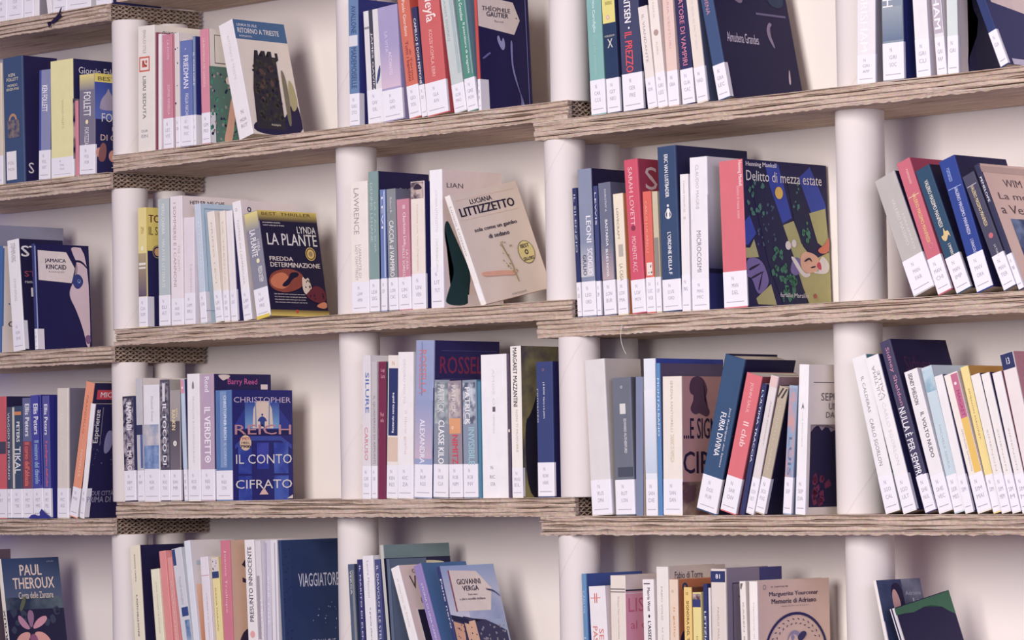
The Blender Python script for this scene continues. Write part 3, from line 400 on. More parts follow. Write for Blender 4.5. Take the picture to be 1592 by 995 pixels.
 ('tall white-pink paperback with brown vertical capitals','R2M1',(-0.8854,0.0059,0.0283),0.0337,0.1627,0.2399,0.0,0.0,'#eae0e0','#e6d8d4',0,(0.002,0.05,0.004,'AND CON'),[('t','S','I SOMMERSI E I CANNONI',0.25,0.3,0.48,0.95,'d','#b9a0a4',0.01,'title_lettering'),('t','S','TRE CANTI',0.6,0.42,0.78,0.62,'d','#d0bcc0',0,'title_lettering'),('t','C','HITLER NE CHE',0.12,0.935,0.64,0.965,'h','#3a3348',0.04,'title_lettering')]),
 ('slim white-pink paperback','R2M1',(-0.8498,0.0077,0.0283),0.0289,0.11,0.1983,0.0,0.0,'#e6dbdf','#e6dbdf',0,(0.002,0.058,0.004,'LAM BRU'),[('t','S','Lamento',0.6,0.3,0.78,0.56,'d','#c9b8cc',0,'title_lettering')]),
 ('pale blue paperback with framed cover','R2M1',(-0.8064,0.0095,0.0283),0.0168,0.11,0.2218,-0.0676,0.0,'#c6d2dc','#a9bccb',0,(0.002,0.058,0.01,'CHI'),[('t','S','Il pianista',0.5,0.35,0.7,0.85,'d','#e4eaf0',0,'title_lettering'),('r','C',0.08,0.06,0.09,0.96,'#7f98ae','frame_line'),('r','C',0.08,0.95,0.95,0.96,'#7f98ae','frame_line'),('r','C',0.0,0.1,1,0.106,'#7f98ae','frame_line')]),
 ('slim cream paperback,first of two twins','R2M1',(-0.7592,0.005,0.0283),0.0202,0.1,0.2048,-0.1064,0.0,'#ebe2d4','#ebe2d4',0,(0.002,0.058,0.004,'LEV SEQ'),[('t','S','PRIMO LEVI',0.4,0.35,0.6,0.9,'d','#c9baa8',0,'title_lettering')]),
 ('slim cream paperback,second of two twins','R2M1',(-0.7379,0.0068,0.0283),0.0144,0.1,0.204,-0.0484,0.0,'#ebe0d2','#ebe0d2',0,(0.002,0.058,0.004,'LEV TRE'),[('t','S','LA TREGUA',0.4,0.35,0.6,0.9,'d','#c9baa8',0,'title_lettering')]),
 ('very slim white book beside the ringed cover','R2M1',(-0.7203,0.0086,0.0283),0.0168,0.09,0.2033,-0.0593,0.0,'#e9e4e2','#3a3566',0,(0.002,0.058,0.004,'LUC'),[]),
 ('white paperback with black ring logo on cover','R2M1',(-0.6881,0.0104,0.0283),0.0223,0.1322,0.2195,-0.129,0.0,'#efeae8','#dccfcb',0,(0.002,0.058,0.004,'LAM GAT'),[('ring','S',0.42,0.93,0.009,0.013,'#a8a0a0','printed_ring'),('t','S','TOMASI DI LAMPEDUSA',0.4,0.3,0.6,0.85,'d','#c0b6b6',0,'title_lettering'),('ring','C',0.15,0.925,0.012,0.022,'#2b2644','black_ring')]),
 ('yellow-black thriller with red gun picture cover,leaning left','R2M1',(-0.6468,0.0059,0.0283),0.0368,0.1432,0.196,-0.1649,0.0,'#8b8a98','#26213f',0,(0.002,0.055,0.0,'LAP FRE'),[('g','S',0.02,0.83,0.98,0.995,'#96949a','#e2d480','printed_band'),('t','S','LA PLANTE',0.25,0.58,0.66,0.83,'d','#f2efee',0.04,'author_lettering'),('t','S','LYNDA',0.7,0.62,0.88,0.73,'d','#f2efee',0.02,'author_lettering'),('d','S',0.62,0.535,0.022,'#eee0b4','printed_medallion'),('t','S','FREDDA DETERM',0.55,0.335,0.85,0.48,'d','#f2efee',0.04,'title_lettering'),('r','S',0.02,0.0,0.98,0.03,'#e2c94c','yellow_foot'),('g','C',0,0.9,1,1,'#3a3040','#d9c25c','printed_band'),('t','C','BEST  THRILLER',0.06,0.955,0.9,0.985,'h','#6b5426',0.03,'title_lettering'),('t','C','un suo ammiratore non perdona',0.06,0.875,0.36,0.895,'h','#d9d3d0',0.02,'blurb_lettering'),('t','C','tutti li colpi piu in fretta',0.06,0.85,0.42,0.868,'h','#d9d3d0',0.02,'blurb_lettering'),('t','C','LYNDA',0.63,0.795,0.95,0.86,'h','#f6f2ee',0.02,'author_lettering'),('t','C','LA PLANTE',0.1,0.675,0.95,0.785,'h','#f6f2ee',0.02,'author_lettering'),('t','C','FREDDA',0.1,0.525,0.5,0.565,'h','#f2e6de',0.04,'title_lettering'),('t','C','DETERMINAZIONE',0.1,0.465,0.95,0.51,'h','#f2e6de',0.04,'title_lettering'),('d','C',0.81,0.6,0.064,'#d6b86c','printed_medallion'),('ring','C',0.81,0.6,0.044,0.056,'#6b5426','printed_ring'),('d','C',0.81,0.6,0.026,'#9a8460','printed_medallion'),('p','C',[(0.03,0.34),(0.12,0.42),(0.4,0.46),(0.64,0.41),(0.64,0.3),(0.45,0.24),(0.25,0.22),(0.06,0.26)],'#8c4638','red_glow'),('p','C',[(0.05,0.33),(0.15,0.4),(0.34,0.42),(0.42,0.32),(0.28,0.25),(0.1,0.27)],'#c4724f','red_glow'),('p','C',[(0.25,0.28),(0.35,0.28),(0.45,0.36),(0.55,0.38),(0.57,0.42),(0.42,0.42),(0.38,0.36),(0.27,0.31)],'#211b38','printed_gun'),('p','C',[(0.6,0.24),(0.66,0.2),(0.72,0.26),(0.76,0.27),(0.74,0.31),(0.72,0.38),(0.66,0.35),(0.62,0.39),(0.6,0.33)],'#cbbba8','printed_glove'),('sp','C',0.62,0.24,0.73,0.37,6,0.01,'#3a2c3c',5,'glove_folds'),('p','C',[(0.62,0.2),(0.7,0.24),(0.82,0.31),(0.98,0.26),(0.98,0.14),(0.8,0.13)],'#6c2c38','red_coat'),('sp','C',0.7,0.16,0.95,0.26,7,0.012,'#3a2038',9,'coat_folds'),('p','C',[(0.75,0.1),(0.98,0.07),(0.98,0.16)],'#c97f60','printed_hand'),('t','C','Una detective sotto accusa per una morte',0.1,0.2,0.62,0.215,'h','#d9d0cc',0.02,'blurb_lettering'),('t','C','Una detective sotto accusa per una morte',0.1,0.174,0.64,0.189,'h','#d9d0cc',0.02,'blurb_lettering'),('t','C','Una detective sotto accusa per una morte',0.1,0.148,0.62,0.163,'h','#d9d0cc',0.02,'blurb_lettering'),('t','C','Una detective sotto accusa per una morte',0.1,0.122,0.64,0.137,'h','#d9d0cc',0.02,'blurb_lettering'),('g','C',0,0,1,0.06,'#d8c05c','#6b5636','yellow_foot'),('ring','C',0.45,0.045,0.0,0.018,'#b84a3c','red_badge')]),
 ('cream paperback with grey vertical author name','R2M2',(-0.3984,0.0077,0.0283),0.0433,0.12,0.2315,0.0,0.0,'#eee6db','#e0d6cc',0,(0.002,0.055,0.004,'LAW AMA'),[('t','S','LAWRENCE',0.2,0.6,0.5,0.95,'d','#a29a98',0.0,'author_lettering'),('t','S',"L'AMANTE DI",0.45,0.27,0.6,0.52,'d','#b0a8a4',0,'title_lettering'),('t','S','LADY CHATTERLEY',0.25,0.25,0.4,0.52,'d','#b0a8a4',0,'title_lettering')]),
 ('grey-green paperback with tall black cover','R2M2',(-0.3541,0.0095,0.0283),0.0238,0.1255,0.2468,0.0,0.0,'#86a09c','#28234c',0,(0.002,0.058,0.004,'LEH SIG'),[('t','S','DENNIS LEHANE',0.2,0.5,0.45,0.92,'d','#b6c8c4',0.02,'author_lettering'),('t','S','LA CASA BUIA',0.6,0.42,0.8,0.78,'d','#b6c8c4',0.02,'title_lettering'),('t','C','DARK',0.42,0.83,0.75,0.89,'h','#8d8494',0,'title_lettering'),('t','C','O',0.93,0.78,0.98,0.82,'h','#8d8494',0,'title_lettering')]),
 ('slim blue paperback with white edge','R2M2',(-0.3209,0.005,0.0283),0.0135,0.1,0.2129,0.0,0.0,'#6f83b4','#3c4a8c',0,(0.002,0.058,0.004,'LEV'),[('r','S',0.72,0.28,0.95,0.99,'#b9c2dc','printed_stripe'),('t','S','LEVI',0.3,0.68,0.6,0.94,'d','#e4e6ee',0.03,'title_lettering')]),
 ('olive grey paperback with white title','R2M2',(-0.3032,0.0068,0.0283),0.022,0.1,0.2127,-0.0146,0.0,'#8b8f92','#6d6c80',0,(0.002,0.058,0.004,'LON CAC'),[('t','S','CACCIA al VAMPIRO',0.25,0.28,0.75,0.74,'d','#eceae8',0.03,'title_lettering'),('t','S','Robert B.',0.4,0.8,0.62,0.93,'d','#d9d8d8',0,'title_lettering')]),
 ('rose paperback with white author name','R2M2',(-0.2801,0.0086,0.0283),0.0299,0.11,0.1931,-0.0153,0.0,'#c98897','#b87888',0,(0.002,0.0579,0.004,'LIN CAS'),[('t','S','Charlotte Link',0.52,0.58,0.75,0.88,'d','#f2dfe0',0.02,'author_lettering'),('t','S','LA CASA',0.72,0.36,0.88,0.54,'d','#f2dfe0',0.02,'title_lettering'),('t','S','DELLE SORELLE',0.42,0.28,0.62,0.58,'d','#f2dfe0',0.02,'title_lettering'),('r','S',0.52,0.91,0.75,0.945,'#e0b8c0','printed_logo')]),
 ('cream paperback with small portrait photo on top','R2M2',(-0.2492,0.0104,0.0283),0.0329,0.11,0.2216,0.0,0.0,'#ebdfd2','#2b2a64',0,(0.002,0.062,0.004,'LIN VEN'),[('n','S',0.02,0.865,0.98,0.995,'#5a4c58','#c9b4ac',60,'portrait_photo'),('d','S',0.55,0.915,0.018,'#c8b0a8','portrait_face'),('p','S',[(0.2,0.95),(0.5,0.99),(0.9,0.95),(0.8,0.935),(0.3,0.935)],'#3a3040','portrait_hat'),('t','S','Charlotte Link  Venti di tempesta',0.4,0.3,0.56,0.82,'d','#d8c4b0',0,'title_lettering')]),
 ('tall white paperback with green figure on cover','R2M2',(-0.1976,0.0059,0.0283),0.0302,0.1462,0.2376,0.0,0.0,'#f0eeee','#cdbdb6',0,(0.002,0.0713,0.004,'LIT TUT'),[('t','S','LUCIANA LITTIZZETTO',0.45,0.55,0.62,0.85,'d','#cfc9cc',0.0,'title_lettering'),('t','S',"L'INCREDIBILE URKA",0.45,0.26,0.62,0.5,'d','#c9d4c6',0,'title_lettering'),('t','C','LIAN',0.08,0.87,0.35,0.905,'h','#4a3f4a',0.0,'title_lettering'),('p','C',[(0.03,0.6),(0.08,0.64),(0.16,0.56),(0.36,0.36),(0.46,0.25),(0.42,0.12),(0.42,0.02),(0.02,0.02),(0.06,0.1),(0.2,0.27),(0.09,0.38),(0.03,0.5)],'#1f3d42','green_dress'),('r','C',0.4,0.0,0.95,0.1,'#e4d8d4','pale_foot')]),
 ('cream bestseller with outstretched leg cover,tilted across the shelf','R2M2',(-0.0978,0.026,0.0283),0.0122,0.174,0.196,-0.2356,0.2007,'#efe9e2','#d9cabb',0,None,[('t','S','Luciana Littizzetto',0.3,0.45,0.7,0.9,'d','#b0a8a8',0,'title_lettering'),('r','S',0.05,0.04,0.95,0.2,'#f4f2f2','spine_sticker'),('t','C','LUCIANA',0.25,0.88,0.58,0.925,'h','#2e2640',0.05,'author_lettering'),('t','C','LITTIZZETTO',0.06,0.785,0.88,0.865,'h','#2e2640',0.08,'author_lettering'),('r','C',0.05,0.935,0.93,0.938,'#d9b8a4','printed_line'),('r','C',0.05,0.755,0.93,0.758,'#d9b8a4','printed_line'),('t','C','sola come un gambo',0.18,0.62,0.82,0.665,'h','#2e2640',0.05,'title_lettering'),('t','C','di sedano',0.35,0.55,0.66,0.59,'h','#2e2640',0.05,'title_lettering'),('d','C',0.81,0.36,0.105,'#45412f','badge_rim'),('d','C',0.81,0.36,0.1,'#dfd08a','round_badge'),('d','C',0.81,0.36,0.024,'#45412f','badge_middle'),('d','C',0.81,0.36,0.011,'#dfd08a','badge_middle'),('t','C','BEST',0.745,0.4,0.875,0.435,'h','#3a3040',0.08,'title_lettering'),('t','C','SELLERS',0.73,0.285,0.89,0.315,'h','#3a3040',0.05,'title_lettering'),('p','C',[(0.08,0.24),(0.2,0.225),(0.45,0.2),(0.5,0.185),(0.56,0.2),(0.6,0.225),(0.54,0.225),(0.4,0.25),(0.2,0.27),(0.06,0.28)],'#dba58c','printed_leg'),('p','C',[(0.55,0.12),(0.565,0.12),(0.56,0.2),(0.55,0.32),(0.5,0.44),(0.49,0.5),(0.475,0.5),(0.49,0.42),(0.535,0.32),(0.545,0.2)],'#9c8f62','celery_stalk'),('sp','C',0.44,0.2,0.62,0.5,16,0.009,'#8f8a58',7,'celery_leaves'),('t','C','OSCAR MONDADORI',0.4,0.02,0.62,0.035,'h','#6a5f66',0,'title_lettering')]),
 ('slim navy paperback beside the tube','R2R1',(0.1417,0.0095,-0.0025),0.0096,0.12,0.2143,-0.0386,0.0,'#343a66','#343a66',0,(0.002,0.058,0.004,'LEO'),[('t','S','IL SILENZIO',0.3,0.5,0.7,0.95,'d','#c9c9d6',0,'title_lettering')]),
 ('steel grey thriller with large white capitals','R2R1',(0.1569,0.005,-0.0025),0.03,0.11,0.2434,-0.0269,0.0,'#8a92a8','#272244',0,(0.002,0.058,0.004,'LEO ORD'),[('g','S',0.02,0.27,0.98,0.5,'#c9c8cc','#8a92a8','printed_gradient'),('t','S','LEONI',0.52,0.5,0.88,0.68,'d','#ece9ee',0.03,'author_lettering'),('t','S','GIULIO',0.2,0.28,0.45,0.42,'d','#3a3450',0.03,'title_lettering'),('t','S','SCOGLIO',0.55,0.28,0.92,0.46,'d','#f2f0f2',0.03,'title_lettering')]),
 ('very slim navy book','R2R1',(0.188,0.0068,-0.0025),0.0087,0.1,0.2141,-0.0221,0.0,'#434a78','#434a78',0,(0.002,0.058,0.004,'LEW'),[('t','S','LEWIS',0.3,0.7,0.7,0.95,'d','#dcdce4',0,'title_lettering')]),
 ('dark grey paperback with yellowed pages','R2R1',(0.2017,0.0086,-0.0025),0.0264,0.11,0.2181,-0.0408,0.0,'#6f7488','#5b5a70',0,(0.002,0.058,0.004,'LON BUR'),[('g','S',0.02,0.27,0.98,0.55,'#b9a2a4','#6f7488','printed_gradient'),('t','S','BASTARDA',0.45,0.52,0.65,0.72,'d','#ecebee',0.04,'title_lettering'),('t','S','DOROTHY A',0.5,0.78,0.65,0.95,'d','#d9d9e0',0.02,'author_lettering'),('t','S','BLUES NOVA',0.4,0.29,0.6,0.5,'d','#ecebee',0.04,'title_lettering')]),
 ('cream paperback with orange cover','R2R1',(0.2311,0.0104,-0.0025),0.0216,0.11,0.1982,-0.0394,0.0,'#ebdfc6','#d98a4a',0,(0.002,0.058,0.004,'LOV MA'),[('t','S','LOVECRAFT',0.3,0.62,0.5,0.88,'d','#8d8478',0.01,'title_lettering'),('t','S','LA CASA',0.35,0.28,0.7,0.42,'d','#9a8f80',0,'title_lettering'),('r','S',0.35,0.48,0.8,0.58,'#b9b0a4','printed_logo')]),
 ('thick red hardback with white vertical title','R2R1',(0.2656,0.0059,-0.0025),0.0297,0.11,0.2511,-0.0533,0.0,'#d0566a','#a13a50',1,(0.002,0.055,0.004,'LOV MOV'),[('t','S','SARAH LOVETT',0.3,0.57,0.6,0.95,'d','#eebcc0',0.01,'author_lettering'),('t','S','MOVENTE ACC',0.3,0.27,0.6,0.5,'d','#eebcc0',0.02,'title_lettering'),('d','S',0.45,0.555,0.018,'#8e3c52','dark_badge'),('t','C','S',0.16,0.8,0.42,0.95,'h','#e6c4c8',-0.01,'title_lettering')]),
 ('orange-red paperback with small picture patch','R2R1',(0.2963,0.0077,-0.0025),0.0181,0.1,0.1972,-0.0289,0.0,'#dd6a5c','#c9b58c',0,(0.002,0.058,0.004,'LUC VOI'),[('t','S','CARLO LUCARELLI',0.25,0.5,0.5,0.92,'d','#f0a898',0.0,'title_lettering'),('r','S',0.2,0.31,0.85,0.415,'#e6ddd2','picture_patch'),('sp','S',0.3,0.33,0.75,0.4,4,0.006,'#3c3444',2,'printed_spots')]),
 ('slim sand coloured book','R2R1',(0.3154,0.0095,-0.0025),0.0112,0.1,0.1962,-0.0288,0.0,'#cbbfa2','#cbbfa2',0,(0.002,0.058,0.004,'LUP'),[('r','S',0.1,0.26,0.9,0.62,'#8f8a80','printed_panel')]),
 ('thick dark teal hardback with white title and crest','R2R1',(0.3329,0.005,-0.0025),0.0387,0.1782,0.2665,-0.0247,0.0,'#3c4f70','#2b2a50',1,(0.002,0.052,0,'LUS ORD'),[('t','S','ERIC VAN LUSTBADER',0.38,0.69,0.58,0.95,'d','#f4f0ee',0.04,'author_lettering'),('ring','S',0.5,0.585,0.02,0.025,'#e6e2dc','crest_ring'),('p','S',[(0.42,0.56),(0.58,0.56),(0.56,0.6),(0.62,0.61),(0.5,0.63),(0.4,0.61),(0.45,0.6)],'#f0ece6','crest'),('d','S',0.5,0.64,0.008,'#f0ece6','crest'),('t','S',"L'ORDINE DELLA F",0.42,0.225,0.62,0.48,'d','#f4f0ee',0.05,'title_lettering')]),
 ('slim white paperback with grey crest','R2R1',(0.3726,0.0068,-0.0025),0.0169,0.12,0.2193,0.0,0.0,'#eae6e4','#eae6e4',0,(0.002,0.058,0.004,'MAG'),[('t','S','NAGIB MAHFUZ',0.4,0.72,0.6,0.95,'d','#b8b0b0',0,'title_lettering'),('d','S',0.5,0.68,0.012,'#cdc8c6','printed_medallion')]),
 ('thick white hardback with grey to navy cover','R2R1',(0.3915,0.0086,-0.0025),0.0368,0.11,0.2446,0.0,0.0,'#eae6e8','#c9c1c2',1,(0.002,0.05,0.004,'MAG MIC'),[('t','S','CLAUDIO MAGRIS',0.35,0.66,0.52,0.95,'d','#b4aeb2',0.0,'author_lettering'),('t','S','MICROCOSMI',0.35,0.25,0.6,0.52,'d','#8f888e',0.01,'title_lettering'),('g','C',0,0.24,1,0.75,'#3c3764','#c9c1c2','printed_gradient'),('r','C',0,0.0,1,0.24,'#35376e','navy_foot'),('r','C',0,0.24,1,0.27,'#25223f','dark_band')]),
 ('red spined book with forest night picture and sleeping figure','R2R1',(0.4574,0.0104,-0.0025),0.0489,0.2087,0.234,-0.0234,0.0,'#d87078','#2a2750',0,(0.002,0.058,0,'MAN DEL'),[('t','S','Henning Mankell',0.78,0.82,0.96,0.99,'d','#f3dfe0',0.03,'author_lettering'),('t','S','Delitto di mezza estate',0.72,0.6,0.84,0.82,'d','#eebcc0',0.0,'title_lettering'),('r','C',0,0,1,1,'#2a2750','night_ground'),('p','C',[(0.26,0.98),(0.42,0.98),(0.56,0.62),(0.4,0.56)],'#3a4ca8','blue_sky'),('p','C',[(0.66,0.9),(0.8,0.98),(0.96,0.75),(0.98,0.7),(0.82,0.62)],'#3a4ca8','blue_sky'),('p','C',[(0,0.58),(0.06,0.62),(0.13,0.5),(0.03,0.42),(0,0.42)],'#3a4ca8','blue_sky'),('p','C',[(0.42,0.56),(0.58,0.6),(0.68,0.43),(0.8,0.34),(1,0.4),(1,0.02),(0.74,0.02),(0.6,0.25)],'#a5a26e','green_field'),('p','C',[(0.77,0.66),(0.97,0.7),(1,0.4),(0.86,0.46)],'#a5a26e','green_field'),('p','C',[(0,0.4),(0.05,0.4),(0.1,0.46),(0.15,0.34),(0.0,0.33)],'#a5a26e','green_field'),('p','C',[(0.1,0.06),(0.28,0.16),(0.34,0.02),(0.12,0.02)],'#a5a26e','green_field'),('p','C',[(0,0.34),(0.18,0.33),(0.26,0.2),(0.24,0.14),(0.12,0.07),(0.06,0.2),(0,0.2)],'#77699f','purple_blanket'),('p','C',[(0.02,0.26),(0.16,0.3),(0.16,0.29),(0.03,0.24)],'#2a2440','blanket_fold'),('p','C',[(0.04,0.2),(0.2,0.25),(0.2,0.24),(0.05,0.185)],'#2a2440','blanket_fold'),('p','C',[(0.12,0.12),(0.18,0.24),(0.19,0.24),(0.14,0.11)],'#2a2440','blanket_fold'),('p','C',[(0.0,0.88),(0.08,0.86),(0.26,0.3),(0.42,0.02),(0.72,0.02),(0.56,0.36),(0.3,0.84),(0.24,0.95),(0.0,0.95)],'#282a4c','tree_trunk'),('p','C',[(0.52,0.86),(0.6,0.9),(0.66,0.84),(0.84,0.42),(0.74,0.4),(0.66,0.45),(0.58,0.62)],'#282a4c','tree_trunk'),('p','C',[(0.5,0.24),(0.56,0.36),(0.66,0.34),(0.62,0.22)],'#77699f','purple_sleeve'),('p','C',[(0.63,0.3),(0.66,0.4),(0.84,0.38),(0.9,0.3),(0.84,0.26),(0.7,0.24)],'#d3a58c','sleeping_face'),('p','C',[(0.52,0.36),(0.58,0.35),(0.68,0.24),(0.76,0.25),(0.74,0.22),(0.66,0.215),(0.56,0.31)],'#ece6e2','white_ruff'),('p','C',[(0.76,0.25),(0.96,0.24),(1,0.31),(0.94,0.36),(0.9,0.37),(0.86,0.32),(0.88,0.27)],'#ece6e2','white_bonnet'),('p','C',[(0.82,0.3),(0.9,0.26),(0.88,0.34)],'#c2455a','red_ribbon'),('d','C',0.5,0.43,0.03,'#e9e2de','white_hand'),('d','C',0.57,0.445,0.026,'#e9e2de','white_hand'),('p','C',[(0.84,0.41),(0.95,0.45),(1,0.52),(1,0.4),(0.9,0.38)],'#c9735c','red_hair'),('sp','C',0.02,0.62,0.22,0.86,14,0.017,'#4a7a6c',11,'tree_leaves'),('sp','C',0.14,0.4,0.36,0.7,24,0.01,'#4c6078',17,'tree_leaves'),('sp','C',0.3,0.2,0.48,0.42,20,0.02,'#42785f',12,'tree_leaves'),('sp','C',0.4,0.05,0.6,0.22,22,0.022,'#42785f',21,'tree_leaves'),('sp','C',0.56,0.66,0.66,0.86,7,0.014,'#4a7a6c',13,'tree_leaves'),('sp','C',0.68,0.44,0.76,0.6,8,0.02,'#4a8068',14,'tree_leaves'),('p','C',[(0.68,0.33),(0.75,0.36),(0.78,0.33),(0.77,0.325),(0.75,0.345),(0.69,0.32)],'#2a2440','face_line'),('p','C',[(0.76,0.28),(0.82,0.29),(0.82,0.3),(0.76,0.29)],'#2a2440','face_line'),('d','C',0.41,0.785,0.042,'#d9b24e','yellow_moon'),('t','C','Henning Mankell',0.03,0.945,0.39,0.985,'h','#f4f0f0',0.04,'author_lettering'),('t','C','Delitto di mezza estate',0.03,0.855,0.93,0.925,'h','#f4f0f0',0.0,'title_lettering'),('t','C','farfalle Marsilio',0.38,0.075,0.72,0.105,'h','#eae6ea',0.0,'publisher_lettering'),('d','C',0.8,0.09,0.016,'#b0584e','printed_moth')]),
 ('grey-cream paperback leaning on the tube','R2R2',(0.8358,0.0059,-0.0025),0.0406,0.13,0.1921,-0.3727,0.0,'#b9b4ae','#2a2448',0,(0.002,0.0576,0.004,'MAN FAR'),[('t','S','VALERIO MASSIMO',0.45,0.4,0.6,0.8,'d','#d4d0cc',0,'title_lettering'),('t','S','MANFREDI',0.7,0.35,0.8,0.65,'d','#d4d0cc',0,'title_lettering')]),
 ('rose paperback with golden lettering,leaning left','R2R2',(0.8801,0.0077,-0.0025),0.0259,0.14,0.2157,-0.3466,0.0,'#c96a78','#a0405a',0,(0.002,0.058,0.004,'MAN CHI'),[('t','S','VALERIO MASSIMO MANFREDI',0.4,0.38,0.65,0.75,'d','#e8c87c',0.02,'author_lettering'),('t','S','romanzo',0.5,0.82,0.65,0.93,'d','#e9c6b4',0,'title_lettering'),('r','S',0.1,0.73,0.9,0.735,'#e8c8a8','printed_line'),('ring','S',0.6,0.35,0.016,0.02,'#d89098','printed_ring')]),
 ('dark teal paperback with golden dragon emblem','R2R2',(0.9131,0.0095,-0.0025),0.0278,0.14,0.2024,-0.3671,0.0,'#34506a','#262143',0,(0.002,0.058,0.004,'MAN IMP'),[('t','S','VALERIO MASSIMO MANFREDI',0.35,0.52,0.6,0.9,'d','#efe6d4',0.02,'author_lettering'),('t','S',"L'IMPERO",0.5,0.28,0.68,0.38,'d','#efe6d4',0.02,'title_lettering'),('p','S',[(0.3,0.42),(0.5,0.4),(0.75,0.45),(0.85,0.41),(0.8,0.48),(0.6,0.47),(0.55,0.52),(0.45,0.45),(0.25,0.46)],'#d9bd84','golden_dragon')]),
 ('bright navy paperback with blue spine,leaning left','R2R2',(0.9535,0.005,-0.0025),0.0301,0.13,0.2098,-0.3163,0.0,'#34488f','#2a2850',0,(0.002,0.058,0.0,'MAN ORA'),[('t','S','VALERIO MASSIMO MANFREDI',0.45,0.42,0.65,0.78,'d','#dcdcf0',0.02,'author_lettering'),('t','S',"L'ORACOLO",0.5,0.27,0.68,0.38,'d','#dcdcf0',0.02,'title_lettering'),('t','S','romanzo',0.3,0.83,0.5,0.93,'d','#9fb4e8',0,'title_lettering'),('r','S',0.1,0.775,0.9,0.78,'#9fb4e8','printed_line')]),
 ('charcoal paperback with golden letters and red emblem','R2R2',(1.0009,0.0068,-0.0025),0.0226,0.13,0.1876,-0.3908,0.0,'#4d4c60','#37344e',0,(0.002,0.0563,0.004,'MAN TER'),[('t','S','VALERIO MASSIMO MANFREDI',0.35,0.55,0.62,0.9,'d','#e6d3a0',0.02,'author_lettering'),('d','S',0.55,0.46,0.022,'#c26a72','red_emblem'),('t','S','LA TORRE',0.5,0.28,0.65,0.38,'d','#d4d0d0',0,'title_lettering'),('r','S',0.1,0.9,0.9,0.905,'#cfcad0','printed_line')]),
 ('tan cover with blue photograph cut by the picture edge,leaning left','R2R2',(1.0264,0.0086,-0.0025),0.0094,0.15,0.2044,-0.384,0.0,'#3a3a56','#cbb1a0',0,(0.002,0.058,0.004,'MAN'),[('t','S','PENELOPE',0.3,0.7,0.7,0.9,'d','#e6e2e0',0.02,'title_lettering'),('t','C','WIM',0.3,0.82,0.6,0.88,'h','#57484e',-0.01,'title_lettering'),('t','C','La moglie',0.14,0.7,0.9,0.77,'h','#57484e',-0.01,'title_lettering'),('t','C','a Venezia',0.1,0.6,0.9,0.67,'h','#57484e',-0.01,'title_lettering'),('n','C',0.2,0.1,1,0.56,'#35426a','#6c80a0',40,'blue_photograph'),('r','C',0.0,0.93,1,0.98,'#b89f92','top_band')]),
 ('red book with dark band cut by the picture edge','R3L',(-1.4305,0.0104,-0.3278),0.0351,0.11,0.2396,0.0,0.0,'#cf6067','#2c274a',0,(0.002,0.058,0.004,'PET'),[('r','S',0.02,0.53,0.98,0.63,'#4c4a5e','dark_band')]),
 ('slim dark grey book with white lettering','R3L',(-1.3875,0.0059,-0.3278),0.0138,0.1,0.2181,0.0,0.0,'#4d5468','#4d5468',0,(0.002,0.058,0.004,'PET'),[('t','S','VIAGGIO DI RITORNO',0.25,0.35,0.7,0.95,'d','#d9d9de',0.02,'title_lettering')]),
 ('dark green-grey paperback with tall white title','R3L',(-1.3728,0.0077,-0.3278),0.0301,0.1,0.2194,0.0,0.0,'#42506a','#2c2b52',0,(0.002,0.058,0.004,'PET TIK'),[('r','S',0.05,0.27,0.28,0.99,'#cfc9bc','printed_stripe'),('r','S',0.3,0.92,0.98,0.95,'#d98a58','orange_stripe'),('t','S','PETERS',0.48,0.68,0.82,0.86,'d','#f2efee',0.04,'author_lettering'),('t','S','TIKAL',0.3,0.4,0.9,0.64,'d','#f0eeee',0.01,'title_lettering')]),
 ('grey-navy mystery paperback with orange-red title','R3L',(-1.3418,0.0095,-0.3278),0.0293,0.11,0.2347,0.0,0.0,'#6a6f96','#30305e',0,(0.002,0.058,0.004,'PET COR'),[('t','S','Ellis Peters',0.3,0.68,0.75,0.95,'d','#f4f2f4',0.05,'author_lettering'),('r','S',0.02,0.25,0.98,0.64,'#8a4a5c','red_title_panel'),('t','S',"Il corvo dell'abbazia",0.25,0.27,0.75,0.63,'d','#f07c64',0.04,'title_lettering')]),
 ('navy mystery paperback with pale blue title','R3L',(-1.3035,0.005,-0.3278),0.0303,0.11,0.2387,-0.0292,0.0,'#4e4fa0','#2f2f7c',0,(0.002,0.058,0.004,'PET MIS'),[('t','S','Ellis Peters',0.3,0.68,0.75,0.93,'d','#f4f2f4',0.05,'author_lettering'),('t','S','Il mistero del diavolo',0.3,0.28,0.75,0.63,'d','#9fc0e0',0.04,'title_lettering'),('r','S',0.82,0.27,0.98,0.99,'#32348c','navy_stripe')]),
 ('navy mystery paperback with red title','R3L',(-1.2722,0.0068,-0.3278),0.0198,0.11,0.2369,-0.0155,0.0,'#5a5a9c','#2f2f80',0,(0.002,0.058,0.004,'PET PEL'),[('t','S','Ellis Peters',0.3,0.68,0.8,0.93,'d','#f4f2f4',0.05,'author_lettering'),('t','S',"Il pellegrino dell'odio",0.3,0.26,0.75,0.63,'d','#ea6a74',0.04,'title_lettering')]),
 ('tall beige hardback with plain grey cover','R3L',(-1.2355,0.0086,-0.3273),0.0343,0.11,0.25,0.0148,0.0,'#ddd3c6','#6f6878',1,(0.002,0.058,0.004,'PIC ALE'),[('t','S','PICCOLO',0.42,0.45,0.58,0.85,'d','#e9e2d8',0,'title_lettering')]),
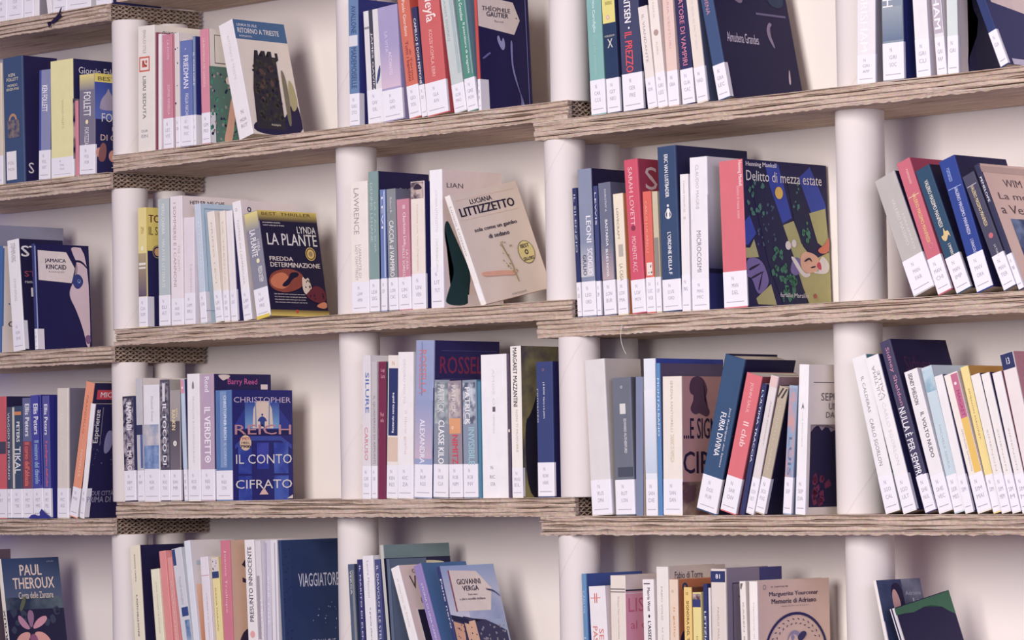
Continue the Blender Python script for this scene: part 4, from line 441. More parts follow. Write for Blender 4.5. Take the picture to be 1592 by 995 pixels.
 ('slim orange paperback with black cover and red pill badge,leaning right','R3L',(-1.2002,0.0104,-0.3227),0.0238,0.11,0.2629,0.2153,0.0,'#ea9a78','#2b2548',0,(0.002,0.058,0.004,'PIR'),[('t','S','PIRANDELLO',0.3,0.62,0.55,0.9,'d','#c06a50',0,'title_lettering'),('t','S','NOVELLE',0.45,0.3,0.7,0.5,'d','#f3d0b8',0,'title_lettering'),('r','C',0.1,0.88,0.75,0.95,'#b8404e','red_pill'),('t','C','MICRO',0.18,0.895,0.65,0.935,'h','#f0e0e0',0.03,'title_lettering'),('r','C',0.0,0.84,1,0.845,'#6a4456','red_line')]),
 ('white spined book with black cover and vertical frame title,leaning right','R3L',(-1.1638,0.0059,-0.3256),0.0127,0.11,0.2202,0.1747,0.0,'#efeceb','#27234c',0,(0.002,0.058,0.012,'POL'),[('t','C','Esperienze',0.03,0.66,0.17,0.95,'u','#e9e2dc',0.02,'title_lettering'),('r','C',0.005,0.64,0.012,0.97,'#a89a98','frame_line'),('r','C',0.19,0.64,0.197,0.97,'#a89a98','frame_line'),('p','C',[(0.3,0.55),(0.45,0.6),(0.5,0.75),(0.35,0.78),(0.28,0.68)],'#7d7ca0','printed_figure'),('sp','C',0.05,0.45,0.5,0.62,14,0.005,'#6c6c98',8,'printed_specks'),('t','C','DUE CITTÀ',0.12,0.2,0.6,0.25,'h','#8d86a0',0,'title_lettering'),('t','C','PRIMA DI',0.03,0.14,0.55,0.19,'h','#8d86a0',0,'title_lettering')]),
 ('black and white patterned paperback beside the tube','R3M1',(-1.0296,0.0077,-0.297),0.0325,0.1,0.198,-0.0221,0.0,'#3f3c54','#3a3f70',0,(0.002,0.058,0.004,'RAM ULT'),[('n','S',0.05,0.28,0.95,0.98,'#2f2c48','#b4aab4',90,'printed_picture'),('t','S','RAMPOLDI',0.35,0.68,0.8,0.94,'d','#f0ecee',0.05,'author_lettering'),('t','S','IL MURO',0.35,0.29,0.75,0.55,'d','#e9e0de',0.05,'title_lettering')]),
 ('tall pale grey book with blue cover fragment','R3M1',(-0.9931,0.0095,-0.297),0.0181,0.1102,0.2312,-0.0158,0.0,'#c5c3c6','#c9c0ba',0,(0.002,0.058,0.004,'RAM'),[('r','S',0.02,0.54,0.98,0.62,'#3b3c5e','dark_band'),('r','S',0.6,0.27,0.98,0.54,'#5a6aa0','blue_fragment')]),
 ('white paperback with blue watercolour foot','R3M1',(-0.9684,0.005,-0.297),0.0444,0.12,0.2176,0.0,0.0,'#e9e6e8','#dcd8dc',0,(0.002,0.058,0.004,'ROR VIT'),[('n','S',0.02,0.28,0.98,0.5,'#8fa4c8','#5c78ac',50,'watercolour_print'),('n','S',0.02,0.48,0.98,0.66,'#cfc6c4','#9aa6bc',40,'watercolour_print'),('t','S','Elisabeth Rosner',0.5,0.68,0.64,0.9,'d','#b0aeb4',0,'title_lettering')]),
 ('black and white paperback with spaced capitals','R3M1',(-0.923,0.0068,-0.297),0.0253,0.12,0.226,0.0,0.0,'#5b5766','#9a948c',0,(0.002,0.058,0.004,'ROC TOC'),[('n','S',0.03,0.28,0.97,0.98,'#38344c','#8f8a92',110,'printed_picture'),('t','S','IL TOCCO DI',0.3,0.3,0.72,0.8,'d','#f2eff0',0.04,'title_lettering'),('r','S',0.3,0.82,0.6,0.97,'#dcd8d8','white_bar')]),
 ('silver-grey thriller with yellow name and pale medallion','R3M1',(-0.8967,0.0086,-0.297),0.0284,0.11,0.2058,0.0,0.0,'#a8a09c','#3a3558',0,(0.002,0.058,0.004,'RAN MIR'),[('g','S',0.02,0.28,0.98,0.72,'#7a7078','#58525e','printed_gradient'),('t','S','RANKIN',0.2,0.64,0.55,0.82,'d','#efd9a0',0.04,'author_lettering'),('t','S','IAN',0.62,0.76,0.8,0.83,'d','#efd9a0',0.02,'author_lettering'),('d','S',0.5,0.52,0.024,'#f0e9dc','printed_medallion'),('d','S',0.5,0.52,0.01,'#b9b0a4','printed_medallion')]),
 ('pale blue paperback with pink top square','R3M1',(-0.8606,0.0104,-0.297),0.0095,0.12,0.2253,-0.0324,0.0,'#c3d0de','#332f66',0,(0.002,0.058,0.004,'REE COM'),[('r','S',0.02,0.885,0.98,0.995,'#dc98ac','pink_square'),('d','S',0.5,0.93,0.01,'#f0e4e8','printed_medallion'),('r','S',0.02,0.27,0.2,0.88,'#a9c0dc','printed_stripe')]),
 ('white paperback with small crest,taller than its neighbours','R3M1',(-0.8437,0.0059,-0.297),0.0339,0.13,0.2342,0.0,0.0,'#eeeae8','#ddccc2',0,(0.002,0.058,0.004,'ROS VER'),[('t','S','FRANÇOIS ROCHEFOUCAULD',0.4,0.3,0.58,0.82,'d','#c9c3c4',0,'title_lettering'),('p','S',[(0.4,0.88),(0.6,0.88),(0.55,0.94),(0.45,0.94)],'#7d767c','crest')]),
 ('lilac paperback with white title and purple cover','R3M1',(-0.8086,0.0077,-0.297),0.0363,0.1413,0.2323,0.0,0.0,'#bba4b8','#2c2757',0,(0.002,0.058,0.004,'REE VER'),[('t','S','Reed',0.35,0.86,0.7,0.98,'d','#efe6ec',0.03,'author_lettering'),('t','S','IL VERDETTO',0.3,0.3,0.78,0.74,'d','#f4eef0',0.06,'title_lettering'),('d','S',0.55,0.33,0.012,'#f4eef0','printed_medallion'),('t','C','Barry Reed',0.25,0.905,0.76,0.965,'h','#c25a96',0.01,'author_lettering'),('p','C',[(0.07,0.995),(0.3,0.995),(0.27,0.965),(0.22,0.96),(0.17,0.945),(0.11,0.97)],'#d8c6bc','torn_patch'),('r','C',0.82,0.88,0.94,0.92,'#cfc0c0','white_patch')]),
 ('deep blue thriller cover with lit doorway and white title','R3M1',(-0.7689,0.0095,-0.297),0.0435,0.15,0.2018,0.0,0.0,'#5a7aae','#2a2b72',0,(0.002,0.055,0.0,'REI CON'),[('r','S',0.3,0.3,0.7,0.99,'#7f98c0','printed_stripe'),('t','S','CHRISTOPHER REICH',0.52,0.55,0.7,0.95,'d','#e4e9f2',0.03,'author_lettering'),('t','S','IL CONTO',0.52,0.32,0.68,0.52,'d','#b9c8e0',0.02,'title_lettering'),('p','C',[(0.05,0.68),(0.2,0.82),(0.8,0.82),(0.98,0.68),(0.98,0.62),(0.05,0.62)],'#333c90','vault'),('g','C',0.22,0.65,0.78,0.9,'#6f9cc8','#33479c','blue_glow'),('p','C',[(0.34,0.65),(0.68,0.65),(0.66,0.83),(0.6,0.9),(0.42,0.9),(0.36,0.83)],'#f0dccb','lit_doorway'),('p','C',[(0.385,0.66),(0.41,0.66),(0.4,0.9),(0.385,0.9)],'#7c90b4','door_edge'),('p','C',[(0.6,0.66),(0.62,0.66),(0.63,0.9),(0.61,0.9)],'#7c90b4','door_edge'),('p','C',[(0.46,0.655),(0.48,0.655),(0.5,0.7),(0.52,0.655),(0.54,0.655),(0.53,0.72),(0.58,0.71),(0.56,0.74),(0.52,0.76),(0.48,0.76),(0.44,0.74),(0.42,0.71),(0.47,0.72)],'#33478c','man_silhouette'),('d','C',0.5,0.775,0.011,'#33478c','man_silhouette'),('r','C',0.1,0.59,0.98,0.64,'#232258','dark_lintel'),('p','C',[(0.05,0.5),(0.2,0.58),(0.8,0.58),(0.98,0.5),(0.98,0.46),(0.8,0.54),(0.2,0.54),(0.05,0.46)],'#3b4c9c','arch_band'),('n','C',0.1,0.24,0.32,0.5,'#2f3f9a','#4560b4',30,'column_print'),('n','C',0.68,0.24,0.92,0.52,'#2f3f9a','#4560b4',30,'column_print'),('n','C',0.1,0.0,0.32,0.22,'#2f3f9a','#4560b4',30,'column_print'),('n','C',0.68,0.0,0.92,0.22,'#2f3f9a','#4560b4',30,'column_print'),('n','C',0.4,0.28,0.6,0.52,'#2f3a98','#4048a8',30,'column_print'),('t','C','CHRISTOPHER',0.04,0.885,0.97,0.935,'h','#b9aac4',-0.005,'author_lettering'),('t','C','REICH',0.05,0.595,0.97,0.685,'h','#b4848c',0.01,'author_lettering'),('d','C',0.22,0.52,0.07,'#e6c9a6','round_badge'),('t','C','I MITI',0.13,0.545,0.3,0.57,'h','#b0404a',0.03,'title_lettering'),('t','C','1 MESE L.',0.15,0.51,0.29,0.53,'h','#2e2640',0.02,'title_lettering'),('t','C','7900',0.13,0.475,0.3,0.5,'h','#2e2640',0.06,'title_lettering'),('t','C','IL CONTO',0.06,0.33,0.97,0.415,'h','#f4f0f0',-0.005,'title_lettering'),('t','C','CIFRATO',0.05,0.105,0.97,0.185,'h','#f4f0f0',-0.005,'title_lettering'),('p','C',[(0.43,0.05),(0.58,0.05),(0.505,0.115)],'#d0b0a8','triangle_emblem'),('p','C',[(0.88,0.01),(0.98,0.01),(0.98,0.045)],'#e9e0d8','worn_corner')]),
 ('white paperback with blue and red faint lettering by the tube','R3M2',(-0.3761,0.005,-0.2966),0.0205,0.12,0.2509,0.0196,0.0,'#e0dbdb','#e0dbdb',0,(0.002,0.058,0.004,'CAR OLU'),[('t','S','SILURE',0.4,0.6,0.85,0.88,'d','#5a74b4',0.02,'author_lettering'),('t','S','CARUSO',0.3,0.27,0.7,0.5,'d','#d9858c',0.01,'title_lettering')]),
 ('slim grey paperback with fine vertical print','R3M2',(-0.3541,0.0068,-0.2968),0.0128,0.12,0.2393,0.0174,0.0,'#c4bebe','#c4bebe',0,(0.002,0.058,0.004,'CAR'),[('t','S','IL QUADERNO DI APPUNTI',0.3,0.26,0.75,0.75,'d','#8f8890',0.0,'title_lettering')]),
 ('dark red paperback with pink letters','R3M2',(-0.3404,0.0086,-0.2966),0.0184,0.12,0.2389,0.0241,0.0,'#7c3350','#4a6474',0,None,[('t','S','Luigi',0.4,0.92,0.9,0.95,'h','#e6a8b0',0,'title_lettering'),('t','S','Luca',0.4,0.88,0.9,0.91,'h','#e6a8b0',0,'title_lettering'),('t','S','Peri',0.35,0.6,0.8,0.63,'h','#e6a8b0',0,'title_lettering'),('t','S','della',0.35,0.56,0.8,0.585,'h','#e6a8b0',0,'title_lettering')]),
 ('cream paperback with navy rectangle on the spine','R3M2',(-0.3209,0.0104,-0.2959),0.0271,0.12,0.2486,0.0387,0.0,'#ebe2d8','#ddd2c8',0,(0.002,0.058,0.004,'KEN RES'),[('r','S',0.1,0.44,0.95,0.91,'#343c6c','navy_rectangle'),('t','S','Restando senza padre',0.42,0.46,0.68,0.74,'u','#f4f2f6',0.04,'title_lettering'),('r','S',0.04,0.26,0.96,0.43,'#dcc3ae','beige_block'),('t','S','N',0.4,0.93,0.6,0.96,'h','#cfae8a',0,'title_lettering')]),
 ('white paperback with faint rose lettering','R3M2',(-0.2881,0.0059,-0.296),0.0375,0.12,0.253,0.0262,0.0,'#eee9e7','#e0d6d2',0,(0.002,0.058,0.004,'KIC ZA'),[('t','S','DECORO MOLTO',0.35,0.65,0.5,0.95,'d','#d2ccca',0,'title_lettering'),('t','S','il libro giallo',0.4,0.3,0.6,0.6,'d','#e0c8c4',0,'title_lettering')]),
 ('thick lilac-blue hardback with red capitals,tallest here','R3M2',(-0.2494,0.0077,-0.2954),0.0437,0.1616,0.2712,0.0374,0.0,'#9aa4c6','#322c60',1,(0.002,0.058,0.004,'RIP ROS'),[('g','S',0.02,0.25,0.98,0.62,'#c9b4c4','#94a0c4','printed_gradient'),('t','S','ROSSELLA',0.22,0.66,0.62,0.94,'d','#cf7f84',0.03,'title_lettering'),('t','S','ALEXANDRA',0.3,0.22,0.58,0.5,'d','#eceaf2',0.03,'author_lettering'),('r','S',0.35,0.65,0.4,0.99,'#7f8cb4','printed_line'),('t','C','ROSSELLA',0.1,0.79,1.0,0.9,'h','#7e2f55',0.04,'title_lettering'),('r','C',0.12,0.935,0.95,0.938,'#5c568c','printed_line'),('r','C',0.12,0.755,0.95,0.758,'#5c568c','printed_line'),('n','C',0,0.0,1,0.7,'#3a3468','#5a6a88',20,'printed_picture')]),
 ('grey military thriller with white title','R3M2',(-0.2042,0.0095,-0.2957),0.0359,0.1,0.2021,0.0351,0.0,'#8c939f','#2f2d5e',0,(0.002,0.058,0.004,'ROB CLA'),[('n','S',0.05,0.63,0.95,0.98,'#7a828c','#b4bcbc',70,'printed_picture'),('t','S','CLASSE KILO',0.32,0.29,0.72,0.66,'d','#f2f0f0',0.05,'title_lettering'),('t','S','PATRICK',0.25,0.72,0.7,0.96,'d','#d9d9d8',0.02,'author_lettering')]),
 ('grey military thriller with orange square and red title','R3M2',(-0.1603,0.005,-0.297),0.0314,0.1,0.2001,0.0,0.0,'#9a8c94','#2c2858',0,(0.002,0.058,0.004,'ROB NIM'),[('n','S',0.05,0.63,0.95,0.98,'#8c8490','#c9bcb4',70,'printed_picture'),('r','S',0.1,0.55,0.95,0.68,'#e0a070','orange_square'),('t','S','NIMITZ',0.3,0.29,0.72,0.54,'d','#d04a5c',0.05,'title_lettering'),('t','S','PATRICK',0.3,0.72,0.6,0.96,'d','#e4dcd8',0.02,'author_lettering'),('ring','S',0.35,0.6,0.008,0.013,'#f2e9dc','printed_ring')]),
 ('grey military thriller with teal block title','R3M2',(-0.1273,0.0068,-0.297),0.0331,0.11,0.2001,0.0,0.0,'#8a97a8','#4a7c94',0,(0.002,0.058,0.004,'ROB INV'),[('n','S',0.05,0.63,0.95,0.98,'#5c6478','#c4ccd4',70,'printed_picture'),('t','S','INVISIBILE',0.4,0.28,0.85,0.6,'d','#9cc4cc',0.05,'title_lettering'),('t','S','PATRICK',0.2,0.62,0.55,0.94,'d','#eceaea',0.03,'author_lettering')]),
 ('slim teal book behind the white novel','R3M2',(-0.0932,0.0086,-0.297),0.0061,0.11,0.197,0.0,0.0,'#4f86a0','#4f86a0',0,None,[]),
 ('large white paperback with small black mark','R3M2',(-0.0855,0.0104,-0.297),0.0599,0.13,0.2417,0.0,0.0,'#efecec','#3a3450',0,None,[('t','S','AMOS OZ',0.44,0.6,0.53,0.9,'d','#d8d4d4',0,'title_lettering'),('r','S',0.44,0.6,0.55,0.635,'#6a646c','black_mark'),('t','S','N',0.33,0.2,0.42,0.225,'h','#a59ea8',0.02,'handwriting'),('t','S','RIC',0.3,0.135,0.5,0.16,'h','#a59ea8',0,'handwriting'),('t','S','STA',0.32,0.085,0.5,0.11,'h','#a59ea8',0,'handwriting'),('t','S','romanzo',0.45,0.45,0.52,0.58,'d','#d8d4d4',0,'title_lettering')]),
 ('slim dark brown book beside the gold cover','R3M2',(-0.0192,0.0059,-0.297),0.0048,0.12,0.2414,0.0,0.0,'#5b4c60','#5b4c60',0,None,[('r','S',0.1,0.455,0.95,0.475,'#d9ccc0','printed_line')]),
 ('white spined paperback with black capitals and golden fur cover','R3M2',(-0.0134,0.0077,-0.297),0.0251,0.1102,0.2534,0.0,0.0,'#efe9df','#5a5248',0,(0.002,0.05,0.004,'RIG EL'),[('t','S','MARGARET MAZZANTINI',0.25,0.6,0.62,0.99,'d','#2e2838',0.04,'author_lettering'),('t','S','NON TI MUOVERE',0.45,0.3,0.62,0.58,'d','#c2b69c',0,'title_lettering'),('n','C',0,0,1,1,'#8f8450','#454050',14,'fur_print'),('p','C',[(0.1,0.0),(0.5,0.0),(0.6,0.3),(0.55,0.7),(0.4,0.75),(0.2,0.55),(0.05,0.5)],'#2c2838','dark_fur')]),
 ('navy paperback with white sticker beside the tube','R3M2',(0.0444,0.0095,-0.297),0.0369,0.1,0.2253,0.0,0.0,'#3f4a78','#2a2755',0,(0.002,0.058,0.004,'ROW HAR'),[('t','S','J K ROW  Harry e la pietra',0.4,0.58,0.52,0.85,'d','#e6e6ec',0.03,'title_lettering'),('ring','S',0.45,0.94,0.006,0.011,'#8a6a80','printed_ring'),('t','S','romanzo',0.05,0.55,0.12,0.8,'d','#c9c9d4',0,'title_lettering')]),
 ('thick pale grey hardback with linen cover','R3R1',(0.1697,0.005,-0.3278),0.0441,0.0885,0.2547,-0.045,0.0,'#dcd8d4','#b9b0a8',1,(0.002,0.058,0.004,'RUS DMA'),[]),
 ('dark grey battered hardback with white square','R3R1',(0.2206,0.0068,-0.3278),0.0416,0.12,0.2237,-0.0198,0.0,'#6f7480','#5a5a68',1,(0.002,0.058,0.004,'RUT LON'),[('r','S',0.4,0.735,0.7,0.81,'#d9d6d2','white_square'),('t','S','EDWARD RUTHERFURD',0.58,0.45,0.72,0.7,'d','#dcd9dc',0.03,'author_lettering'),('r','S',0.2,0.28,0.98,0.35,'#4f5262','dark_patch'),('ring','S',0.52,0.93,0.006,0.01,'#c9c9cc','printed_ring')]),
 ('slim cream and blue worn book','R3R1',(0.2631,0.0086,-0.3275),0.0151,0.11,0.224,0.0206,0.0,'#8089a4','#d9c3a4',0,None,[]),
 ('pale blue-white tall paperback with blue cover','R3R1',(0.2838,0.0104,-0.3278),0.025,0.1681,0.2529,0.0,0.0,'#e2e6ec','#3a4aa0',0,(0.002,0.058,0.004,'SAN DE'),[('g','S',0.02,0.27,0.98,0.8,'#c4d0e0','#e8e9ec','printed_gradient')]),
 ('slim sky blue paperback with white title','R3R1',(0.3143,0.0059,-0.3278),0.0082,0.1564,0.2446,0.0,0.0,'#5b8cc0','#5a4f6c',0,None,[('t','S','MONTALBANO',0.3,0.52,0.8,0.9,'d','#d4e2f0',0.02,'title_lettering')]),
 ('cream paperback with bronze figure cover','R3R1',(0.3235,0.0077,-0.3272),0.0403,0.1268,0.2221,0.0144,0.0,'#ebe2d4','#b98a86',0,(0.002,0.058,0,'SAN DAN'),[('t','S','SERENA SANTORELLI',0.42,0.6,0.54,0.97,'d','#b9ae9c',0.0,'author_lettering'),('t','S','DANNO DI FAMIGLIA',0.4,0.38,0.6,0.58,'d','#c9b89c',0,'title_lettering'),('p','C',[(0.15,0.95),(0.22,1),(0.4,1),(0.5,0.92),(0.48,0.86),(0.42,0.84),(0.5,0.78),(0.55,0.74),(0.48,0.7),(0.35,0.74),(0.25,0.72),(0.15,0.76),(0.22,0.82),(0.25,0.86),(0.15,0.88)],'#5d4156','bronze_figure'),('t','C','...E SIGNORI',0.05,0.55,1.4,0.7,'h','#2f2444',0.02,'title_lettering'),('t','C','CIRCE',0.02,0.3,0.95,0.46,'h','#2f2444',0.02,'author_lettering'),('n','C',0.0,0.0,0.5,0.24,'#6a4a50','#a8907c',30,'printed_shells')]),
 ('thick navy hardback with white italic title,leaning right','R3R1',(0.3914,0.0095,-0.3168),0.0418,0.126,0.2529,0.2674,0.0,'#3d5678','#262145',1,(0.002,0.058,0.004,'DOS FUR'),[('t','S','FURIA DIVINA',0.35,0.36,0.62,0.64,'d','#f2efee',0.02,'title_lettering'),('t','S','José Rodrigues dos Santos',0.7,0.3,0.82,0.68,'d','#d9d8e0',0.0,'author_lettering'),('sp','C',0.02,0.5,0.5,0.8,8,0.008,'#7c3048',6,'red_specks')]),
 ('salmon red paperback leaning right','R3R1',(0.4455,0.005,-0.3191),0.0321,0.12,0.2239,0.2744,0.0,'#dc7278','#8a4450',0,(0.002,0.058,0.004,'SAR DIV'),[('t','S','JOHN SAUL',0.35,0.72,0.6,0.94,'d','#eebcb8',0.01,'author_lettering'),('t','S','Il club',0.4,0.48,0.75,0.66,'d','#f3d0cc',0.03,'title_lettering')]),
 ('slim navy paperback with yellow stripe,leaning right','R3R1',(0.4837,0.0068,-0.3256),0.0091,0.11,0.2103,0.2482,0.0,'#3a3e66','#2c294e',0,None,[('t','S',"L'ULTIMA TRACCIA",0.3,0.4,0.7,0.95,'d','#dcdce4',0.02,'title_lettering'),('r','C',0.1,0.3,0.5,0.32,'#d8c48a','yellow_stripe')]),
 ('pale grey paperback with worn pink top,leaning right','R3R1',(0.4951,0.0086,-0.3238),0.0154,0.11,0.2219,0.2614,0.0,'#ddd5d2','#9a7c80',0,(0.002,0.058,0.004,'SCH ULT'),[('t','S','ANNE SCHMIDT',0.55,0.5,0.7,0.82,'d','#a8a0a2',0.0,'title_lettering'),('r','S',0.02,0.92,0.98,0.995,'#e0c0bc','pink_top')]),
 ('dark paperback with striped golden top,leaning right','R3R1',(0.5125,0.0104,-0.3229),0.0183,0.12,0.2039,0.2719,0.0,'#b9ab94','#262243',0,(0.002,0.058,0.006,'SCO FUG'),[('p','S',[(0.05,0.92),(0.4,0.99),(0.6,0.99),(0.1,0.9)],'#4a4048','stripe'),('p','S',[(0.4,0.91),(0.8,0.99),(0.97,0.99),(0.6,0.91)],'#4a4048','stripe'),('t','S','DONATO CARRISI',0.4,0.35,0.62,0.85,'d','#cfc4ac',0,'title_lettering')]),
 ('pale blue and red patterned paperback','R3R1',(0.5722,0.0059,-0.3263),0.0164,0.11,0.2003,0.0923,0.0,'#9fb0c4','#6c7a96',0,(0.002,0.058,0.004,'SEP'),[('n','S',0.05,0.29,0.95,0.98,'#8ba4c0','#c99a98',60,'printed_picture'),('t','S','LUIS',0.3,0.3,0.7,0.6,'d','#6a7898',0.02,'title_lettering')]),
 ('white spined paperback with dark forest picture','R3R1',(0.5957,0.0077,-0.3266),0.0193,0.1598,0.2321,0.0617,0.0,'#eeebea','#d3cac0',0,(0.002,0.058,0.004,'SEP DIA'),[('p','S',[(0.35,0.7),(0.5,0.745),(0.65,0.7),(0.5,0.715)],'#6c6468','printed_mark'),('t','S','LUIS SEPÚLVEDA',0.45,0.45,0.58,0.68,'d','#cfc8c8',0,'title_lettering'),('r','C',0.08,0.88,0.48,0.884,'#3a344c','printed_line'),('p','C',[(0.43,0.89),(0.5,0.96),(0.56,0.92),(0.55,0.87),(0.46,0.87)],'#2e3452','printed_bird'),('t','C','SEPÚLVEDA',0.2,0.76,0.85,0.825,'h','#5b5258',0.0,'author_lettering'),('t','C','UN NOME',0.32,0.7,0.78,0.745,'h','#5b5258',0.0,'title_lettering'),('t','C','DA TORERO',0.28,0.645,0.82,0.685,'h','#5b5258',0.0,'title_lettering'),('r','C',0.05,0.05,1,0.6,'#2a2444','dark_picture'),('p','C',[(0.05,0.55),(0.1,0.58),(0.16,0.6),(0.22,0.56),(0.3,0.6),(0.36,0.55),(0.45,0.57),(0.6,0.59),(0.6,0.6),(0.05,0.6)],'#8d7c84','picture_sky'),('sp','C',0.1,0.08,0.34,0.26,16,0.026,'#71304c',4,'red_glow')]),
 ('white paperback leaning on the tube with teal cover','R3R2',(0.7707,0.0095,-0.3278),0.0274,0.11,0.2446,-0.2443,0.0,'#eae8e6','#4f8088',0,(0.002,0.058,0.004,'SGO CAL'),[('t','S','CARLO SGORLON',0.3,0.3,0.55,0.6,'d','#8d888c',0.0,'author_lettering'),('t','S','IL CALDERAS',0.35,0.64,0.55,0.87,'d','#8d888c',0.0,'title_lettering')]),
 ('white paperback with large grey serif words','R3R2',(0.8075,0.005,-0.3278),0.0252,0.12,0.2455,-0.2738,0.0,'#ece9e7','#2c2a56',0,(0.002,0.058,0.006,'SGO ULT'),[('t','S',"L'ULTIMA",0.3,0.72,0.55,0.94,'u','#9d979a',0.0,'title_lettering'),('t','S','VALLE',0.62,0.72,0.82,0.9,'u','#9d979a',0.0,'title_lettering'),('t','S','CARLO SGORLON',0.42,0.3,0.66,0.7,'d','#d8d4d4',0.0,'author_lettering')]),
 ('tall black paperback with pink and white capitals','R3R2',(0.8478,0.0068,-0.3278),0.0202,0.1398,0.2713,-0.299,0.0,'#4b4762','#262145',0,(0.002,0.058,0.004,'SHE NUL'),[('t','S','Sidney Sheldon',0.3,0.62,0.72,0.96,'d','#c98aa4',0.01,'author_lettering'),('t','S','NULLA È PER SEMPRE',0.12,0.2,0.85,0.61,'d','#f4f2f4',0.02,'title_lettering'),('t','C','Sidney',0.15,0.78,0.6,0.9,'h','#4e2c4c',0.0,'title_lettering')]),
 ('white paperback with bold black title words','R3R2',(0.8717,0.0086,-0.3278),0.0252,0.12,0.2212,-0.2749,0.0,'#e9e5e4','#e9e5e4',0,(0.002,0.058,0.004,'SHE VEC'),[('t','S','SIDNEY SHELDON',0.25,0.76,0.55,0.98,'d','#4c4650',0.04,'author_lettering'),('t','S','IL VOLTO NUDO',0.45,0.38,0.72,0.7,'d','#5a545c',0.03,'title_lettering')]),
 ('pale blue watercolour paperback','R3R2',(0.8987,0.0104,-0.3278),0.0199,0.12,0.2253,-0.2533,0.0,'#c3d4da','#c3d4da',0,(0.002,0.058,0.004,'SER MES'),[('n','S',0.05,0.83,0.95,0.98,'#8fb0be','#b8d0d8',40,'printed_picture'),('t','S','MICHELE SERRA',0.4,0.3,0.6,0.6,'d','#b0bcc0',0.0,'title_lettering')]),
 ('slim white paperback left of the pink-yellow spine','R3R2',(0.9219,0.0059,-0.3278),0.0153,0.1,0.2111,-0.2496,0.0,'#e9e6e4','#3a3868',0,(0.002,0.058,0.004,'SIM'),[]),
 ('pink and yellow paperback with purple capitals','R3R2',(0.9433,0.0077,-0.3278),0.0251,0.1,0.2134,-0.2693,0.0,'#ece4d8','#ece4d8',0,(0.002,0.058,0.004,'SIM MAI'),[('r','S',0.48,0.67,0.98,0.99,'#c2718c','pink_block'),('r','S',0.48,0.28,0.98,0.67,'#e6be5e','yellow_block'),('t','S','MAIGRET',0.62,0.68,0.85,0.87,'d','#a23c74',0.03,'title_lettering'),('d','S',0.7,0.92,0.011,'#f0dfe2','printed_medallion'),('t','S','GEORGES SIMENON',0.3,0.3,0.42,0.6,'d','#c9bfae',0,'title_lettering')]),
 ('amber yellow paperback with golden cover','R3R2',(0.9701,0.0095,-0.3278),0.0145,0.1006,0.2235,-0.2476,0.0,'#ecd78c','#c09040',0,(0.002,0.058,0.004,'SIM'),[('t','S','SIMENON MAIGRET',0.4,0.5,0.6,0.85,'d','#b09048',0.0,'title_lettering')]),
 ('slim white paperback,first after the amber spine','R3R2',(0.9885,0.005,-0.3278),0.0163,0.1,0.2103,-0.2451,0.0,'#eae4dc','#33305c',0,(0.002,0.058,0.004,'SIM MEM'),[('t','S','SIMENON',0.4,0.3,0.58,0.6,'d','#c0b8b0',0,'title_lettering')]),
 ('slim white paperback,second after the amber spine','R3R2',(1.0063,0.0068,-0.3278),0.0149,0.1,0.2115,-0.2442,0.0,'#eae5df','#33305c',0,(0.002,0.058,0.004,'SIM M'),[('t','S','SIMENON',0.4,0.3,0.58,0.6,'d','#c0b8b0',0,'title_lettering')]),
 ('slim white paperback,third after the amber spine','R3R2',(1.0227,0.0086,-0.3278),0.0165,0.1,0.2119,-0.2322,0.0,'#e9e4e0','#9a4452',0,(0.002,0.058,0.004,'SIM M'),[('t','S','SIMENON',0.4,0.3,0.58,0.6,'d','#c0b8b0',0,'title_lettering')]),
 ('white paperback with navy top square','R3R2',(1.0406,0.0104,-0.3278),0.0233,0.0992,0.2391,-0.2235,0.0,'#e6dcd8','#b07c84',0,(0.002,0.058,0.004,'SIM'),[('r','S',0.02,0.9,0.98,0.998,'#343a62','navy_square'),('t','S','13',0.4,0.93,0.65,0.97,'h','#eceaec',0.02,'title_lettering')]),
 ('small dark book hidden behind the orchid novel','R4L',(-1.4393,0.0059,-0.6533),0.0143,0.0411,0.2653,-0.0292,0.0,'#5c4c58','#5a4a56',0,None,[]),
